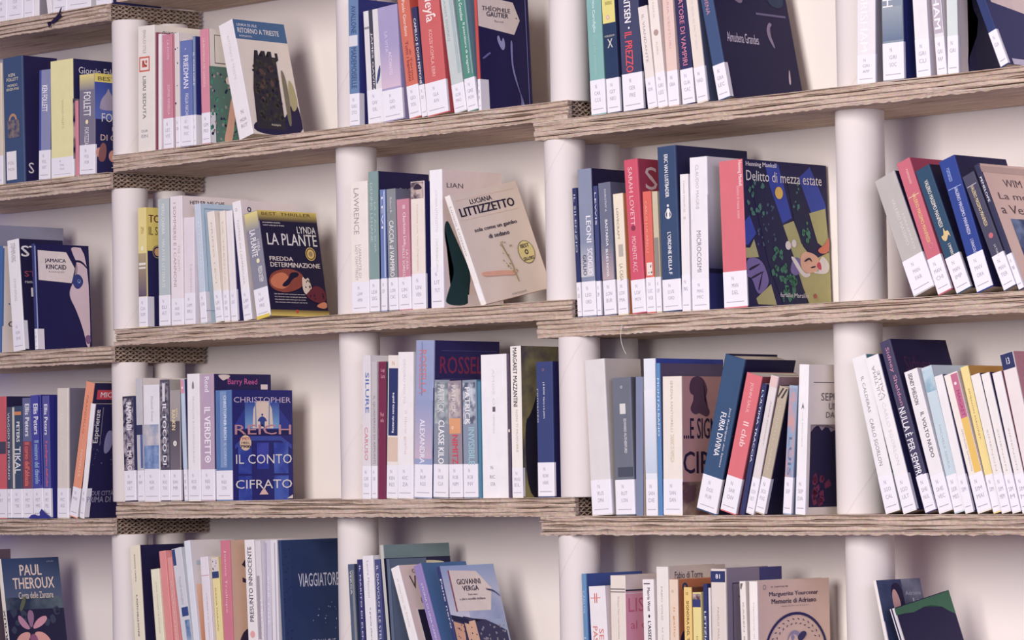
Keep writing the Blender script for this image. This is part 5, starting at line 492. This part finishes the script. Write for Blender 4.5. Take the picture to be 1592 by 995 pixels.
 ('dark novel with orchid picture and large pale author name','R4L',(-1.3861,0.0077,-0.6533),0.0116,0.1415,0.2482,-0.1529,0.0,'#e9e2d2','#303c5c',0,None,[('t','S','THEROUX',0.2,0.2,0.75,0.6,'u','#3a3450',0.06,'author_lettering'),('g','C',0.0,0.59,1,1.0,'#56627c','#34466c','misty_print'),('n','C',0.0,0.467,1,0.6884,'#2e3850','#62707c',12,'jungle_print'),('t','C','PAUL',0.3,0.8606,0.68,0.9467,'h','#eed9cc',0.04,'author_lettering'),('t','C','THEROUX',0.16,0.754,0.88,0.8442,'h','#eed9cc',0.04,'author_lettering'),('t','C','Costa delle Zanzare',0.24,0.6761,0.84,0.7294,'h','#c9bcae',0.01,'title_lettering'),('r','C',0,0.18,1,0.59,'#262544','dark_foliage'),('sp','C',0.05,0.426,0.95,0.59,12,0.03,'#3a4258',6,'jungle_leaves'),('p','C',[(0.4,0.426),(0.3,0.508),(0.2,0.557),(0.18,0.508),(0.26,0.442)],'#b07f96','orchid_petal'),('p','C',[(0.4,0.426),(0.5,0.508),(0.66,0.541),(0.7,0.508),(0.58,0.451)],'#c08a98','orchid_petal'),('p','C',[(0.4,0.426),(0.34,0.524),(0.38,0.59),(0.46,0.574),(0.46,0.508)],'#8f6a88','orchid_petal'),('p','C',[(0.4,0.41),(0.22,0.41),(0.1,0.344),(0.14,0.278),(0.3,0.311)],'#c9948c','orchid_petal'),('p','C',[(0.42,0.41),(0.6,0.41),(0.74,0.328),(0.66,0.262),(0.5,0.311)],'#c9948c','orchid_petal'),('p','C',[(0.36,0.393),(0.48,0.393),(0.52,0.262),(0.42,0.196),(0.34,0.262)],'#8a5478','orchid_lip'),('p','C',[(0.22,0.59),(0.28,0.672),(0.36,0.705),(0.34,0.639),(0.26,0.574)],'#5d6250','leaf_print'),('t','C','club',0.78,0.9631,0.9,0.9738,'h','#9aa0b8',0,'title_lettering')]),
 ('cream paperback with tall black cover beside the tube','R4M1',(-1.0029,0.0095,-0.6225),0.0284,0.1086,0.2432,-0.0687,0.0,'#ece4c8','#262247',0,None,[('t','S','ROSSANA CAMPO',0.4,0.72,0.52,0.93,'d','#5c545c',0.01,'author_lettering'),('t','S','IL POSTO DELLE DONNE',0.4,0.3,0.55,0.62,'d','#3f3848',0.03,'title_lettering')]),
 ('slim cream yellow paperback','R4M1',(-0.9335,0.005,-0.6225),0.0234,0.1,0.2,-0.1001,0.0,'#ebe6c8','#ebe6c8',0,None,[('t','S','JULIA FISCHER LE DONNE',0.5,0.4,0.62,0.88,'d','#9a9484',0.0,'title_lettering')]),
 ('slim salmon paperback,taller one','R4M1',(-0.9057,0.0068,-0.6225),0.0189,0.11,0.234,-0.1093,0.0,'#e3938e','#e3938e',0,None,[]),
 ('slim salmon paperback,shorter one with white lettering','R4M1',(-0.8829,0.0086,-0.6225),0.012,0.11,0.2224,-0.1217,0.0,'#e09a94','#e09a94',0,None,[('t','S','LA CASA DELLA MUSICA',0.45,0.25,0.65,0.8,'d','#f3d6cc',0.01,'title_lettering')]),
 ('grey-white paperback with navy squares','R4M1',(-0.8592,0.0104,-0.6225),0.0272,0.12,0.2399,-0.1685,0.0,'#d3d4d8','#b9c0c8',0,None,[('r','S',0.02,0.87,0.35,0.995,'#3b4c7c','navy_square'),('r','S',0.3,0.47,0.98,0.54,'#3c4e88','navy_square'),('n','S',0.5,0.1,0.98,0.44,'#5a74a4','#9ab0c8',40,'blue_print'),('t','S','TULLIO AVOLEDO',0.4,0.56,0.6,0.78,'d','#a8a8b0',0,'title_lettering')]),
 ('tall pale blue-white paperback with grey cover','R4M1',(-0.8256,0.0059,-0.6225),0.0161,0.11,0.254,-0.1293,0.0,'#dfe2e6','#c5bfbd',0,None,[('t','C','fabio',0.8,0.9,1,0.93,'h','#4a4250',0.02,'title_lettering'),('r','C',0.1,0.82,1,0.85,'#a4b0be','pale_band'),('g','C',0.05,0.2,0.35,0.68,'#c58a68','#d9b49a','orange_print')]),
 ('slim white paperback with red line','R4M1',(-0.7976,0.0077,-0.6225),0.0218,0.11,0.2231,-0.0802,0.0,'#e6dfe2','#e6dfe2',0,None,[('r','S',0.02,0.845,0.98,0.85,'#c98a94','red_line'),('t','S','UMBERTO TODINI',0.5,0.3,0.62,0.7,'d','#b8aeb4',0,'title_lettering')]),
 ('yellow paperback with small picture top','R4M1',(-0.7688,0.0095,-0.6225),0.0191,0.1,0.2221,-0.0804,0.0,'#ecdc9a','#ecdc9a',0,None,[('r','S',0.02,0.88,0.98,0.995,'#d9d0cc','picture_top'),('r','S',0.02,0.83,0.98,0.885,'#3a4878','navy_band'),('sp','S',0.1,0.9,0.9,0.98,6,0.006,'#5a5260',3,'printed_spots'),('t','S','DACIA MARAINI',0.3,0.4,0.48,0.75,'d','#a89858',0.01,'title_lettering')]),
 ('rose paperback with white author name and tan cover','R4M1',(-0.7459,0.005,-0.6225),0.0256,0.11,0.2531,-0.0376,0.0,'#d37c8c','#c4a48a',0,None,[('t','S','Joanna Trollope',0.35,0.48,0.6,0.93,'d','#f0c8cc',0.01,'author_lettering'),('t','C','S',0.25,0.68,0.75,0.87,'h','#3f2c44',-0.005,'title_lettering'),('p','C',[(0.1,0.25),(0.3,0.38),(0.8,0.36),(1,0.2),(0.9,0.0),(0.1,0.0)],'#3a2c48','dark_hair'),('p','C',[(0.2,0.2),(0.5,0.28),(0.8,0.2),(0.8,0.0),(0.2,0.0)],'#d3a086','printed_face')]),
 ('white paperback with black upright capitals','R4M1',(-0.6802,0.0068,-0.6225),0.0252,0.12,0.2545,-0.0432,0.0,'#ece7e4','#d9cfce',0,None,[('t','S','PRESUNTO INNOCENTE',0.3,0.42,0.72,0.95,'u','#4c4450',0.02,'title_lettering'),('d','S',0.5,0.33,0.025,'#e8a8a4','pink_flower'),('t','S','SCOTT TUROW',0.3,0.0,0.7,0.22,'u','#5a5058',0.01,'author_lettering')]),
 ('slim grey-white paperback with grey panel','R4M1',(-0.654,0.0086,-0.6225),0.0136,0.12,0.2531,-0.0388,0.0,'#d9d3d6','#d9d3d6',0,None,[('r','S',0.05,0.3,0.6,0.75,'#a49aa4','grey_panel'),('t','S','TUROW',0.6,0.3,0.9,0.6,'d','#f0eeee',0.02,'title_lettering')]),
 ('slim pale lilac paperback with silver edge','R4M1',(-0.6394,0.0104,-0.6225),0.0152,0.12,0.2537,0.0,0.0,'#cfcad6','#cfcad6',0,None,[('r','S',0.1,0.1,0.3,0.98,'#a9a6ba','printed_stripe'),('t','S','ANNE TYLER',0.45,0.4,0.7,0.75,'d','#f0eef2',0.02,'title_lettering')]),
 ('slim white paperback beside the spiral navy book','R4M1',(-0.6158,0.0059,-0.6225),0.0168,0.12,0.2545,-0.0154,0.0,'#e4dfe0','#e4dfe0',0,None,[('r','S',0.6,0.05,0.75,0.98,'#b4aec0','printed_stripe')]),
 ('navy cover with silver spaced capitals,spiral look edge','R4M1',(-0.59,0.0077,-0.6225),0.0078,0.1394,0.2541,-0.0467,0.0,'#34466c','#2f4068',0,None,[('sp','C',0.01,0.05,0.14,0.95,70,0.004,'#262247',3,'spine_specks'),('n','C',0.16,0.02,0.99,0.98,'#2c3c64','#34446a',10,'starry_print'),('t','C','VIAGGIATORE',0.28,0.665,0.99,0.76,'h','#c9c9d6',-0.01,'title_lettering'),('sp','C',0.3,0.36,0.95,0.56,14,0.004,'#a8b4c8',5,'star_specks'),('t','C','CRONACHE',0.45,0.22,0.88,0.29,'h','#a9aac0',-0.005,'title_lettering')]),
 ('dark teal-grey slim book beside the tube','R4M2',(-0.4096,0.0095,-0.6225),0.0153,0.1,0.2121,-0.0549,0.0,'#55637c','#3c4662',0,None,[('r','S',0.6,0.1,0.95,0.95,'#8a8a88','printed_stripe'),('t','S','VERGA',0.3,0.75,0.55,0.95,'d','#e4e0d8',0.02,'title_lettering')]),
 ('slim navy book with white dotted edge','R4M2',(-0.3837,0.005,-0.6225),0.0112,0.1,0.2208,-0.0413,0.0,'#3c3c70','#3c3c70',0,None,[('t','S','IL MARITO DI ELENA',0.5,0.3,0.8,0.95,'d','#d9d9e4',0.02,'title_lettering')]),
 ('white paperback with grey vertical title','R4M2',(-0.369,0.0068,-0.6225),0.0267,0.11,0.227,-0.0523,0.0,'#e9e6e6','#e9e6e6',0,None,[('t','S','Laura Mancini',0.4,0.68,0.58,0.96,'d','#b0aab0',0.0,'author_lettering'),('t','S','Il grande albero di Jacob',0.45,0.2,0.6,0.6,'d','#8d888e',0.01,'title_lettering')]),
 ('slim navy paperback with speckled spine','R4M2',(-0.3413,0.0086,-0.6225),0.0135,0.1,0.221,-0.0493,0.0,'#4c5080','#4c5080',0,None,[('t','S','IL DIAVOLO E LE STELLE',0.3,0.3,0.7,0.95,'d','#c9c9d8',0.02,'title_lettering')]),
 ('tall pale grey-green paperback','R4M2',(-0.3169,0.0104,-0.6225),0.0075,0.1623,0.2464,-0.0939,0.0,'#c3c3ba','#6f8486',0,None,[('r','C',0,0.0,1,0.905,'#2c2a4a','dark_picture'),('p','C',[(0.3,0.845),(0.5,0.86),(0.62,0.885),(0.9,0.87),(0.9,0.855),(0.6,0.865)],'#cfc8a4','printed_wing')]),
 ('slim dark green-grey book behind the leaning novel','R4M2',(-0.3032,0.0059,-0.6225),0.0071,0.09,0.2221,-0.074,0.0,'#5c6a80','#5c6a80',0,None,[]),
 ('white spined novel with pinkish cover,leaning left','R4M2',(-0.2376,0.0077,-0.6225),0.02,0.11,0.2171,-0.3414,0.0,'#efeae6','#cdb6ae',0,None,[('t','S','Il marito di Elena',0.4,0.5,0.6,0.9,'d','#c9c2c0',0,'title_lettering'),('t','C','GIOVANNI',0.26,0.93,0.85,0.965,'h','#4c4048',0.01,'author_lettering'),('t','C','VERGA',0.17,0.8,0.9,0.91,'h','#4c4048',0.01,'author_lettering'),('t','C','LE NOVELLE',0.3,0.68,0.9,0.725,'h','#5a4a54',0.0,'title_lettering'),('r','C',0.14,0.1,0.98,0.635,'#e6dcd6','picture_frame'),('r','C',0.17,0.1,0.98,0.625,'#2c2440','dark_picture')]),
 ('purple paperback with blue lake cover,leaning left','R4M2',(-0.1822,0.0095,-0.6225),0.0187,0.11,0.2216,-0.3386,0.0,'#9484b8','#4a6a96',0,None,[('t','S','STORIA DI UNA CAPINERA',0.4,0.3,0.62,0.85,'d','#d9d0e8',0.02,'title_lettering'),('p','C',[(0.3,0.2),(0.6,0.55),(0.8,0.4),(0.9,0.15),(0.4,0.1)],'#8f9a5c','green_reeds'),('d','C',0.5,0.85,0.02,'#c9a89c','printed_flower'),('r','C',0,0,1,0.14,'#262344','dark_foot')]),
 ('town picture cover with paper name tag and cord,leaning left','R4M2',(-0.1326,0.005,-0.6225),0.0087,0.1305,0.2172,-0.2926,0.0,'#39406c','#93a0bc',0,None,[('g','C',0,0.55,1,1.0,'#c4c4d0','#8b9cc0','sky_print'),('n','C',0.35,0.55,1,0.775,'#a4aac4','#7f90b4',14,'cloud_print'),('t','S','Pane nero',0.3,0.5,0.7,0.9,'d','#e4e2ea',0.02,'title_lettering'),('p','C',[(0,0.34),(0.02,0.58),(0.2,0.557),(0.22,0.587),(0.4,0.565),(0.42,0.535),(0.62,0.55),(0.8,0.505),(0.97,0.453),(0.97,0.25),(0,0.25)],'#3c3a5c','town_roofs'),('p','C',[(0.02,0.55),(0.02,0.288),(0.16,0.272),(0.2,0.52)],'#c99a80','house_front'),('p','C',[(0.22,0.535),(0.24,0.288),(0.44,0.288),(0.42,0.55)],'#cfa88c','house_front'),('sp','C',0.04,0.295,0.42,0.52,20,0.008,'#4a3c50',3,'house_windows'),('sp','C',0.46,0.325,0.95,0.505,36,0.009,'#8c8a94',4,'roof_tiles'),('p','C',[(0.0,0.603),(0.2,0.58),(0.3,0.557),(0.3,0.52),(0.0,0.565)],'#2b2c4e','dark_roof'),('p','C',[(0.14,0.962),(0.64,0.948),(0.86,0.805),(0.76,0.625),(0.14,0.625)],'#eadcd4','paper_tag'),('r','C',0.12,0.625,0.145,0.9625,'#8c4a5c','red_edge'),('t','C','GIOVANNI',0.24,0.8425,0.68,0.8875,'h','#2c2440',0.05,'author_lettering'),('t','C','VERGA',0.32,0.79,0.62,0.8313,'h','#2c2440',0.05,'author_lettering'),('t','C','Pane nero',0.4,0.7525,0.57,0.7675,'h','#5c505a',0.01,'title_lettering'),('t','C','e altre novelle siciliane',0.22,0.715,0.7,0.7338,'h','#5c505a',0.01,'title_lettering'),('d','C',0.76,0.7975,0.009,'#8a8290','tag_hole'),('p','C',[(0.76,0.801),(0.88,0.79),(0.97,0.745),(0.985,0.734),(0.97,0.734),(0.88,0.775),(0.77,0.786)],'#39406c','tag_cord')]),
 ('tall blue hardback beside the tube','R4R1',(0.1468,0.0068,-0.6533),0.0097,0.1385,0.231,-0.0248,0.0,'#6590b8','#3f5294',1,None,[('t','S','CARLOS',0.3,0.72,0.7,0.88,'d','#b4cce4',0.02,'title_lettering'),('t','S','IL GIOCO',0.3,0.2,0.7,0.55,'d','#b4cce4',0.02,'title_lettering')]),
 ('white paperback with red emblem and red capitals','R4R1',(0.1655,0.0086,-0.6533),0.0361,0.11,0.2106,-0.0463,0.0,'#ebe5e4','#d9cfcc',0,None,[('r','S',0.1,0.905,0.7,0.912,'#d9837c','red_line'),('r','S',0.32,0.87,0.38,0.945,'#d9837c','red_emblem'),('r','S',0.44,0.87,0.5,0.945,'#d9837c','red_emblem'),('t','S','SERA',0.52,0.46,0.8,0.67,'d','#dc8480',0.02,'title_lettering'),('t','S','PASSATA',0.15,0.38,0.42,0.69,'d','#dc8480',0.02,'title_lettering')]),
 ('cream paperback with two black lines and pink cover','R4R1',(0.2025,0.0104,-0.6533),0.0329,0.11,0.2287,0.0,0.0,'#e6dbce','#d9ccc4',0,None,[('r','S',0.02,0.9,0.98,0.907,'#5c545c','black_line'),('r','S',0.02,0.88,0.98,0.887,'#5c545c','black_line'),('t','S','Philippe Djian Impardonnables',0.45,0.55,0.58,0.85,'d','#b4a89c',0.0,'title_lettering'),('r','C',0,0,0.99,0.885,'#d99aac','pink_block'),('r','C',0,0.888,0.99,0.9,'#3c3450','black_line'),('r','C',0,0.87,0.99,0.876,'#f0e6e4','white_line'),('t','C','LIS',0.06,0.74,0.4,0.84,'h','#c2667c',-0.01,'title_lettering'),('t','C','al di',0.1,0.62,0.5,0.68,'h','#c2667c',-0.01,'title_lettering')]),
 ('white paperback with bold black vertical author name','R4R1',(0.2797,0.0059,-0.6533),0.0239,0.11,0.2232,-0.0145,0.0,'#ece6e2','#d8d0cc',0,None,[('t','S','Morris West',0.42,0.77,0.68,0.94,'d','#3a3448',0.05,'author_lettering'),('p','S',[(0.45,0.735),(0.55,0.75),(0.65,0.735),(0.55,0.72)],'#3a3448','black_diamond'),('t','S',"L'ASSEDIO",0.42,0.5,0.7,0.7,'d','#3a3448',0.05,'title_lettering'),('r','S',0.15,0.965,0.7,0.972,'#4c4450','black_line')]),
 ('tallest white hardback with grey lettered cover','R4R1',(0.3046,0.0077,-0.6533),0.0253,0.1415,0.2437,0.0,0.0,'#e9e2da','#c3b4a8',1,None,[('t','S','FABIO VOLO',0.4,0.65,0.54,0.87,'d','#a8a098',0.0,'author_lettering'),('t','S','La luna delle gazze',0.42,0.3,0.56,0.6,'d','#b0a89e',0.0,'title_lettering'),('t','C','Fabio di Torre',0.12,0.92,0.6,0.965,'h','#4c4250',0.01,'title_lettering')]),
 ('beige paperback with orange vertical title','R4R1',(0.3309,0.0095,-0.6533),0.018,0.11,0.2236,0.0,0.0,'#e6d0b8','#c0744a',0,None,[('ring','S',0.4,0.915,0.006,0.01,'#b0a08c','printed_ring'),('t','S','Il gallo di ferro',0.4,0.3,0.65,0.8,'d','#dc9058',0.0,'title_lettering'),('d','C',0.16,0.945,0.03,'#3a4a6c','dark_circle'),('d','C',0.16,0.945,0.012,'#c0744a','dark_circle'),('p','C',[(0.0,0.56),(0.15,0.66),(0.3,0.6),(0.2,0.5)],'#3a2c4c','dark_figure')]),
 ('amber yellow paperback with dark capitals','R4R1',(0.3654,0.005,-0.6533),0.0159,0.11,0.2115,0.0,0.0,'#e9c878','#6c3c30',0,None,[('t','S','SIGNORA DEL TEXAS',0.35,0.5,0.68,0.9,'d','#6c5430',0.03,'title_lettering'),('t','S','10',0.3,0.94,0.6,0.965,'h','#8a6c3c',0,'title_lettering')]),
 ('pale yellow paperback with small cat picture top','R4R1',(0.3822,0.0068,-0.6533),0.0176,0.1,0.2035,0.0,0.0,'#e9d88c','#e9d88c',0,None,[('n','S',0.02,0.94,0.98,0.99,'#5c4048','#c9b4ac',60,'picture_top'),('r','S',0.02,0.885,0.98,0.945,'#3c4074','navy_square'),('t','S','DORIS LESSING',0.4,0.3,0.58,0.66,'d','#a08c48',0.01,'title_lettering')]),
 ('slim navy paperback with white capitals','R4R1',(0.403,0.0086,-0.6533),0.0083,0.1,0.2171,0.0,0.0,'#363c6c','#363c6c',0,None,[('t','S','LETIZIA E I GIORNI',0.25,0.2,0.7,0.8,'d','#e6e6ee',0.03,'title_lettering')]),
 ('slim white book with faint dark lettering','R4R1',(0.4123,0.0104,-0.6533),0.005,0.08,0.2109,0.0,0.0,'#e6e0de','#e6e0de',0,None,[('t','S','IL VECCHIO',0.3,0.2,0.7,0.6,'d','#7a727a',0.01,'title_lettering')]),
 ('beige hardback with navy square on top of the spine','R4R1',(0.4217,0.0059,-0.6533),0.0308,0.1384,0.2414,0.0,0.0,'#ded3c8','#8a8090',1,None,[('r','S',0.02,0.912,0.98,0.985,'#343c68','navy_square'),('t','S','81',0.35,0.935,0.65,0.965,'h','#eceaec',0.03,'title_lettering'),('t','S','PAOLO MAURENSIG',0.42,0.4,0.54,0.75,'d','#b8aca4',0.0,'title_lettering'),('r','C',0.12,0.5,0.13,0.9,'#4a4258','frame_line'),('r','C',0.12,0.9,0.6,0.907,'#4a4258','frame_line'),('t','C','Y',0.22,0.76,0.34,0.82,'h','#2e2844',0.02,'title_lettering'),('r','C',0.6,0,1,1,'#4a4a80','navy_panel')]),
 ('slim cream paperback with torn dark corner','R4R1',(0.4844,0.0077,-0.6533),0.0122,0.12,0.222,-0.0226,0.0,'#e9e2d8','#e9e2d8',0,None,[('p','S',[(0.2,0.985),(0.6,0.985),(0.3,0.94),(0.15,0.95)],'#6c645c','torn_corner'),('t','S','KAREN BLIXEN',0.45,0.4,0.65,0.85,'d','#a89c94',0.01,'title_lettering')]),
 ('cream cover with dark blue wreath circle and bird','R4R1',(0.4976,0.0095,-0.6533),0.0166,0.1785,0.222,0.0,0.0,'#efe8e2','#cdb3a6',0,None,[('t','S','Memorie di Adriano',0.5,0.4,0.6,0.85,'d','#b8aeaa',0.0,'title_lettering'),('d','C',0.1,0.955,0.018,'#8a7f86','small_stamp'),('d','C',0.1,0.955,0.012,'#c4aea4','small_stamp'),('t','C','ET  SCRITTORI 998',0.19,0.95,0.42,0.96,'h','#5c5258',0.01,'title_lettering'),('t','C','Marguerite Yourcenar',0.16,0.88,0.84,0.92,'h','#2f2850',0.02,'author_lettering'),('t','C','Memorie di Adriano',0.19,0.835,0.81,0.87,'h','#2f2850',0.02,'title_lettering'),('t','C','seguite dai Taccuini di appunti',0.32,0.81,0.7,0.82,'h','#5c5060',0.0,'title_lettering'),('ringe','C',0.52,0.47,0.28,0.3,0.44,'#2d2a66','blue_ring'),('leafring','C',0.52,0.47,0.235,0.43,'#3c3860','laurel_wreath'),('d','C',0.5,0.56,0.08,'#8f86a8','bird_body'),('d','C',0.48,0.55,0.062,'#cdb3a6','bird_breast'),('p','C',[(0.52,0.59),(0.62,0.64),(0.68,0.61),(0.58,0.55)],'#3a3466','bird_wing'),('d','C',0.47,0.59,0.02,'#8f86a8','bird_head')]),
 ('slim portrait book with dark haired woman,leaning left','R4R2',(0.7972,0.005,-0.6533),0.006,0.1082,0.2304,-0.221,0.0,'#ebe3de','#3c4468',0,None,[('n','C',0,0.725,0.35,1.0,'#3a4668','#4c5a7c',12,'blue_print'),('p','C',[(0.3,0.78),(0.28,0.945),(0.38,0.978),(0.5,0.972),(0.6,0.863),(0.66,0.725),(0.55,0.67),(0.5,0.78)],'#2a2344','dark_hair'),('p','C',[(0.3,0.917),(0.38,0.945),(0.46,0.863),(0.44,0.78),(0.32,0.752),(0.28,0.835)],'#c49a94','portrait_face'),('p','C',[(0.3,0.78),(0.48,0.813),(0.48,0.714),(0.34,0.703)],'#b04a60','red_scarf'),('n','C',0.55,0.725,1,1.0,'#565a70','#777a8c',20,'grey_print'),('t','C','Adriana',0.6,0.89,0.95,0.9175,'h','#a8a8b8',0.0,'author_lettering'),('t','C','La',0.75,0.835,0.92,0.868,'h','#c9c4cc',0.0,'title_lettering'),('t','C','felicità',0.75,0.791,0.98,0.824,'h','#c9c4cc',0.0,'title_lettering')]),
 ('green-topped black book tilted across the portrait book','R4R2',(0.8231,0.03,-0.6533),0.009,0.145,0.19,-0.2269,0.1571,'#dcd8d8','#27214a',0,None,[('p','C',[(0,0.995),(0.995,0.995),(0.995,0.8),(0.9,0.84),(0.8,0.89),(0.65,0.93),(0.5,0.935),(0.3,0.92),(0.15,0.935),(0,0.94)],'#3f6e54','green_block'),('r','S',0.3,0,0.6,1,'#3a3558','dark_stripe')]),
]
PLACES = {'A0': ('top-left corner shelf', 'books on the top-left corner shelf'), 'R1L': ('top row far-left bay', 'books in the top row far-left bay'), 'R1M1': ('top row left bay', 'books in the top row left bay'), 'R1M2': ('top row middle bay', 'books in the top row middle bay'), 'R1R1': ('top row right bay', 'books in the top row right bay'), 'R1R2': ('top row far-right bay', 'books in the top row far-right bay'), 'R2L': ('second row far-left bay', 'books in the second row far-left bay'), 'R2M1': ('second row left bay', 'books in the second row left bay'), 'R2M2': ('second row middle bay', 'books in the second row middle bay'), 'R2R1': ('second row right bay', 'books in the second row right bay'), 'R2R2': ('second row far-right bay', 'books in the second row far-right bay'), 'R3L': ('third row far-left bay', 'books in the third row far-left bay'), 'R3M1': ('third row left bay', 'books in the third row left bay'), 'R3M2': ('third row middle bay', 'books in the third row middle bay'), 'R3R1': ('third row right bay', 'books in the third row right bay'), 'R3R2': ('third row far-right bay', 'books in the third row far-right bay'), 'R4L': ('bottom row far-left bay', 'books in the bottom row far-left bay'), 'R4M1': ('bottom row left bay', 'books in the bottom row left bay'), 'R4M2': ('bottom row middle bay', 'books in the bottom row middle bay'), 'R4R1': ('bottom row right bay', 'books in the bottom row right bay'), 'R4R2': ('bottom row far-right bay', 'books in the bottom row far-right bay')}
need = set()
for B in BOOKS:
    for it in B[-1]:
        if it[0] == 't': need.add((it[2], it[9]))
    if B[-2]:
        for wd in (['N'] + B[-2][3].split())[:3]: need.add((wd, 0))
prepare_texts(sorted(need))
for (desc, key, loc, w, d, h, lean, pitch, sc, cc, hard, sticker, items) in BOOKS:
    where, grp = PLACES[key]
    book(desc + ', ' + where, grp, key, loc, w, d, h, lean, pitch, sc, cc, hard, sticker, items)
# ------------------------------------------------------------------ small things on the shelf edges
def scrap(name, label, cat, loc, pts, thick, m, curl=.0):
    """a torn strip of tape or paper with a little thickness and curl, hanging over a board edge"""
    root = thing(name, label, cat); root.location = loc
    bm = bmesh.new(); f = bm.faces.new([bm.verts.new((x, -curl * abs(x) * 4, z)) for x, z in pts])
    ex = bmesh.ops.extrude_face_region(bm, geom=[f]); bmesh.ops.translate(bm, verts=[v for v in ex['geom'] if isinstance(v, bmesh.types.BMVert)], vec=(0, thick, 0))
    bmesh.ops.triangulate(bm, faces=bm.faces[:]); bmesh.ops.recalc_face_normals(bm, faces=bm.faces[:])
    me = bpy.data.meshes.new('torn_strip'); bm.to_mesh(me); bm.free(); me.materials.append(m); o = bpy.data.objects.new('torn_strip', me); COL.objects.link(o); o.parent = root
    return root
scrap('black_tape', 'torn black tape hanging over the top-left board edge', 'tape', (-1.2345, -0.004, 0.6183),
      [(0, .012), (.006, 0), (.012, .012), (.026, .019), (.036, .025), (.042, .034), (.045, .036), (.04, .024), (.043, .019), (.03, .012), (.018, .007), (.012, .008)][::-1], .0015, mat('#2a2140', .6))
scrap('blue_label_scrap', 'curled blue label scrap below the navy mystery paperbacks', 'scrap', (-1.2408, -0.004, -0.3273),
      [(-.066, .002), (-.058, .007), (-.048, .008), (-.04, .005), (-.032, .006), (-.033, .012), (-.027, .018), (-.014, .009), (0, .003), (0, .0), (-.066, .0)][::-1], .0015, mat('#3a3c86', .5))
def thread(loc):
    root = thing('loose_thread', 'thin pale thread hanging from the right board, second row', 'thread'); root.location = loc
    V = []; F = []; N = 16; r = .0005
    for i in range(N + 1):
        t = i / N; c = (-.004 + .02 * t * t - .012 * t, -.002 * math.sin(3 * t), .012 - .048 * t)
        for k in range(5): V.append((c[0] + r * math.cos(1.2566 * k), c[1] + r * math.sin(1.2566 * k), c[2]))
    for i in range(N):
        for k in range(5): F.append((5 * i + k, 5 * i + (k + 1) % 5, 5 * i + 5 + (k + 1) % 5, 5 * i + 5 + k))
    mesh_obj('fibre', V, F, mat('#d9d2cc', .8), root)
thread((0.2557, -0.004, -0.0306))
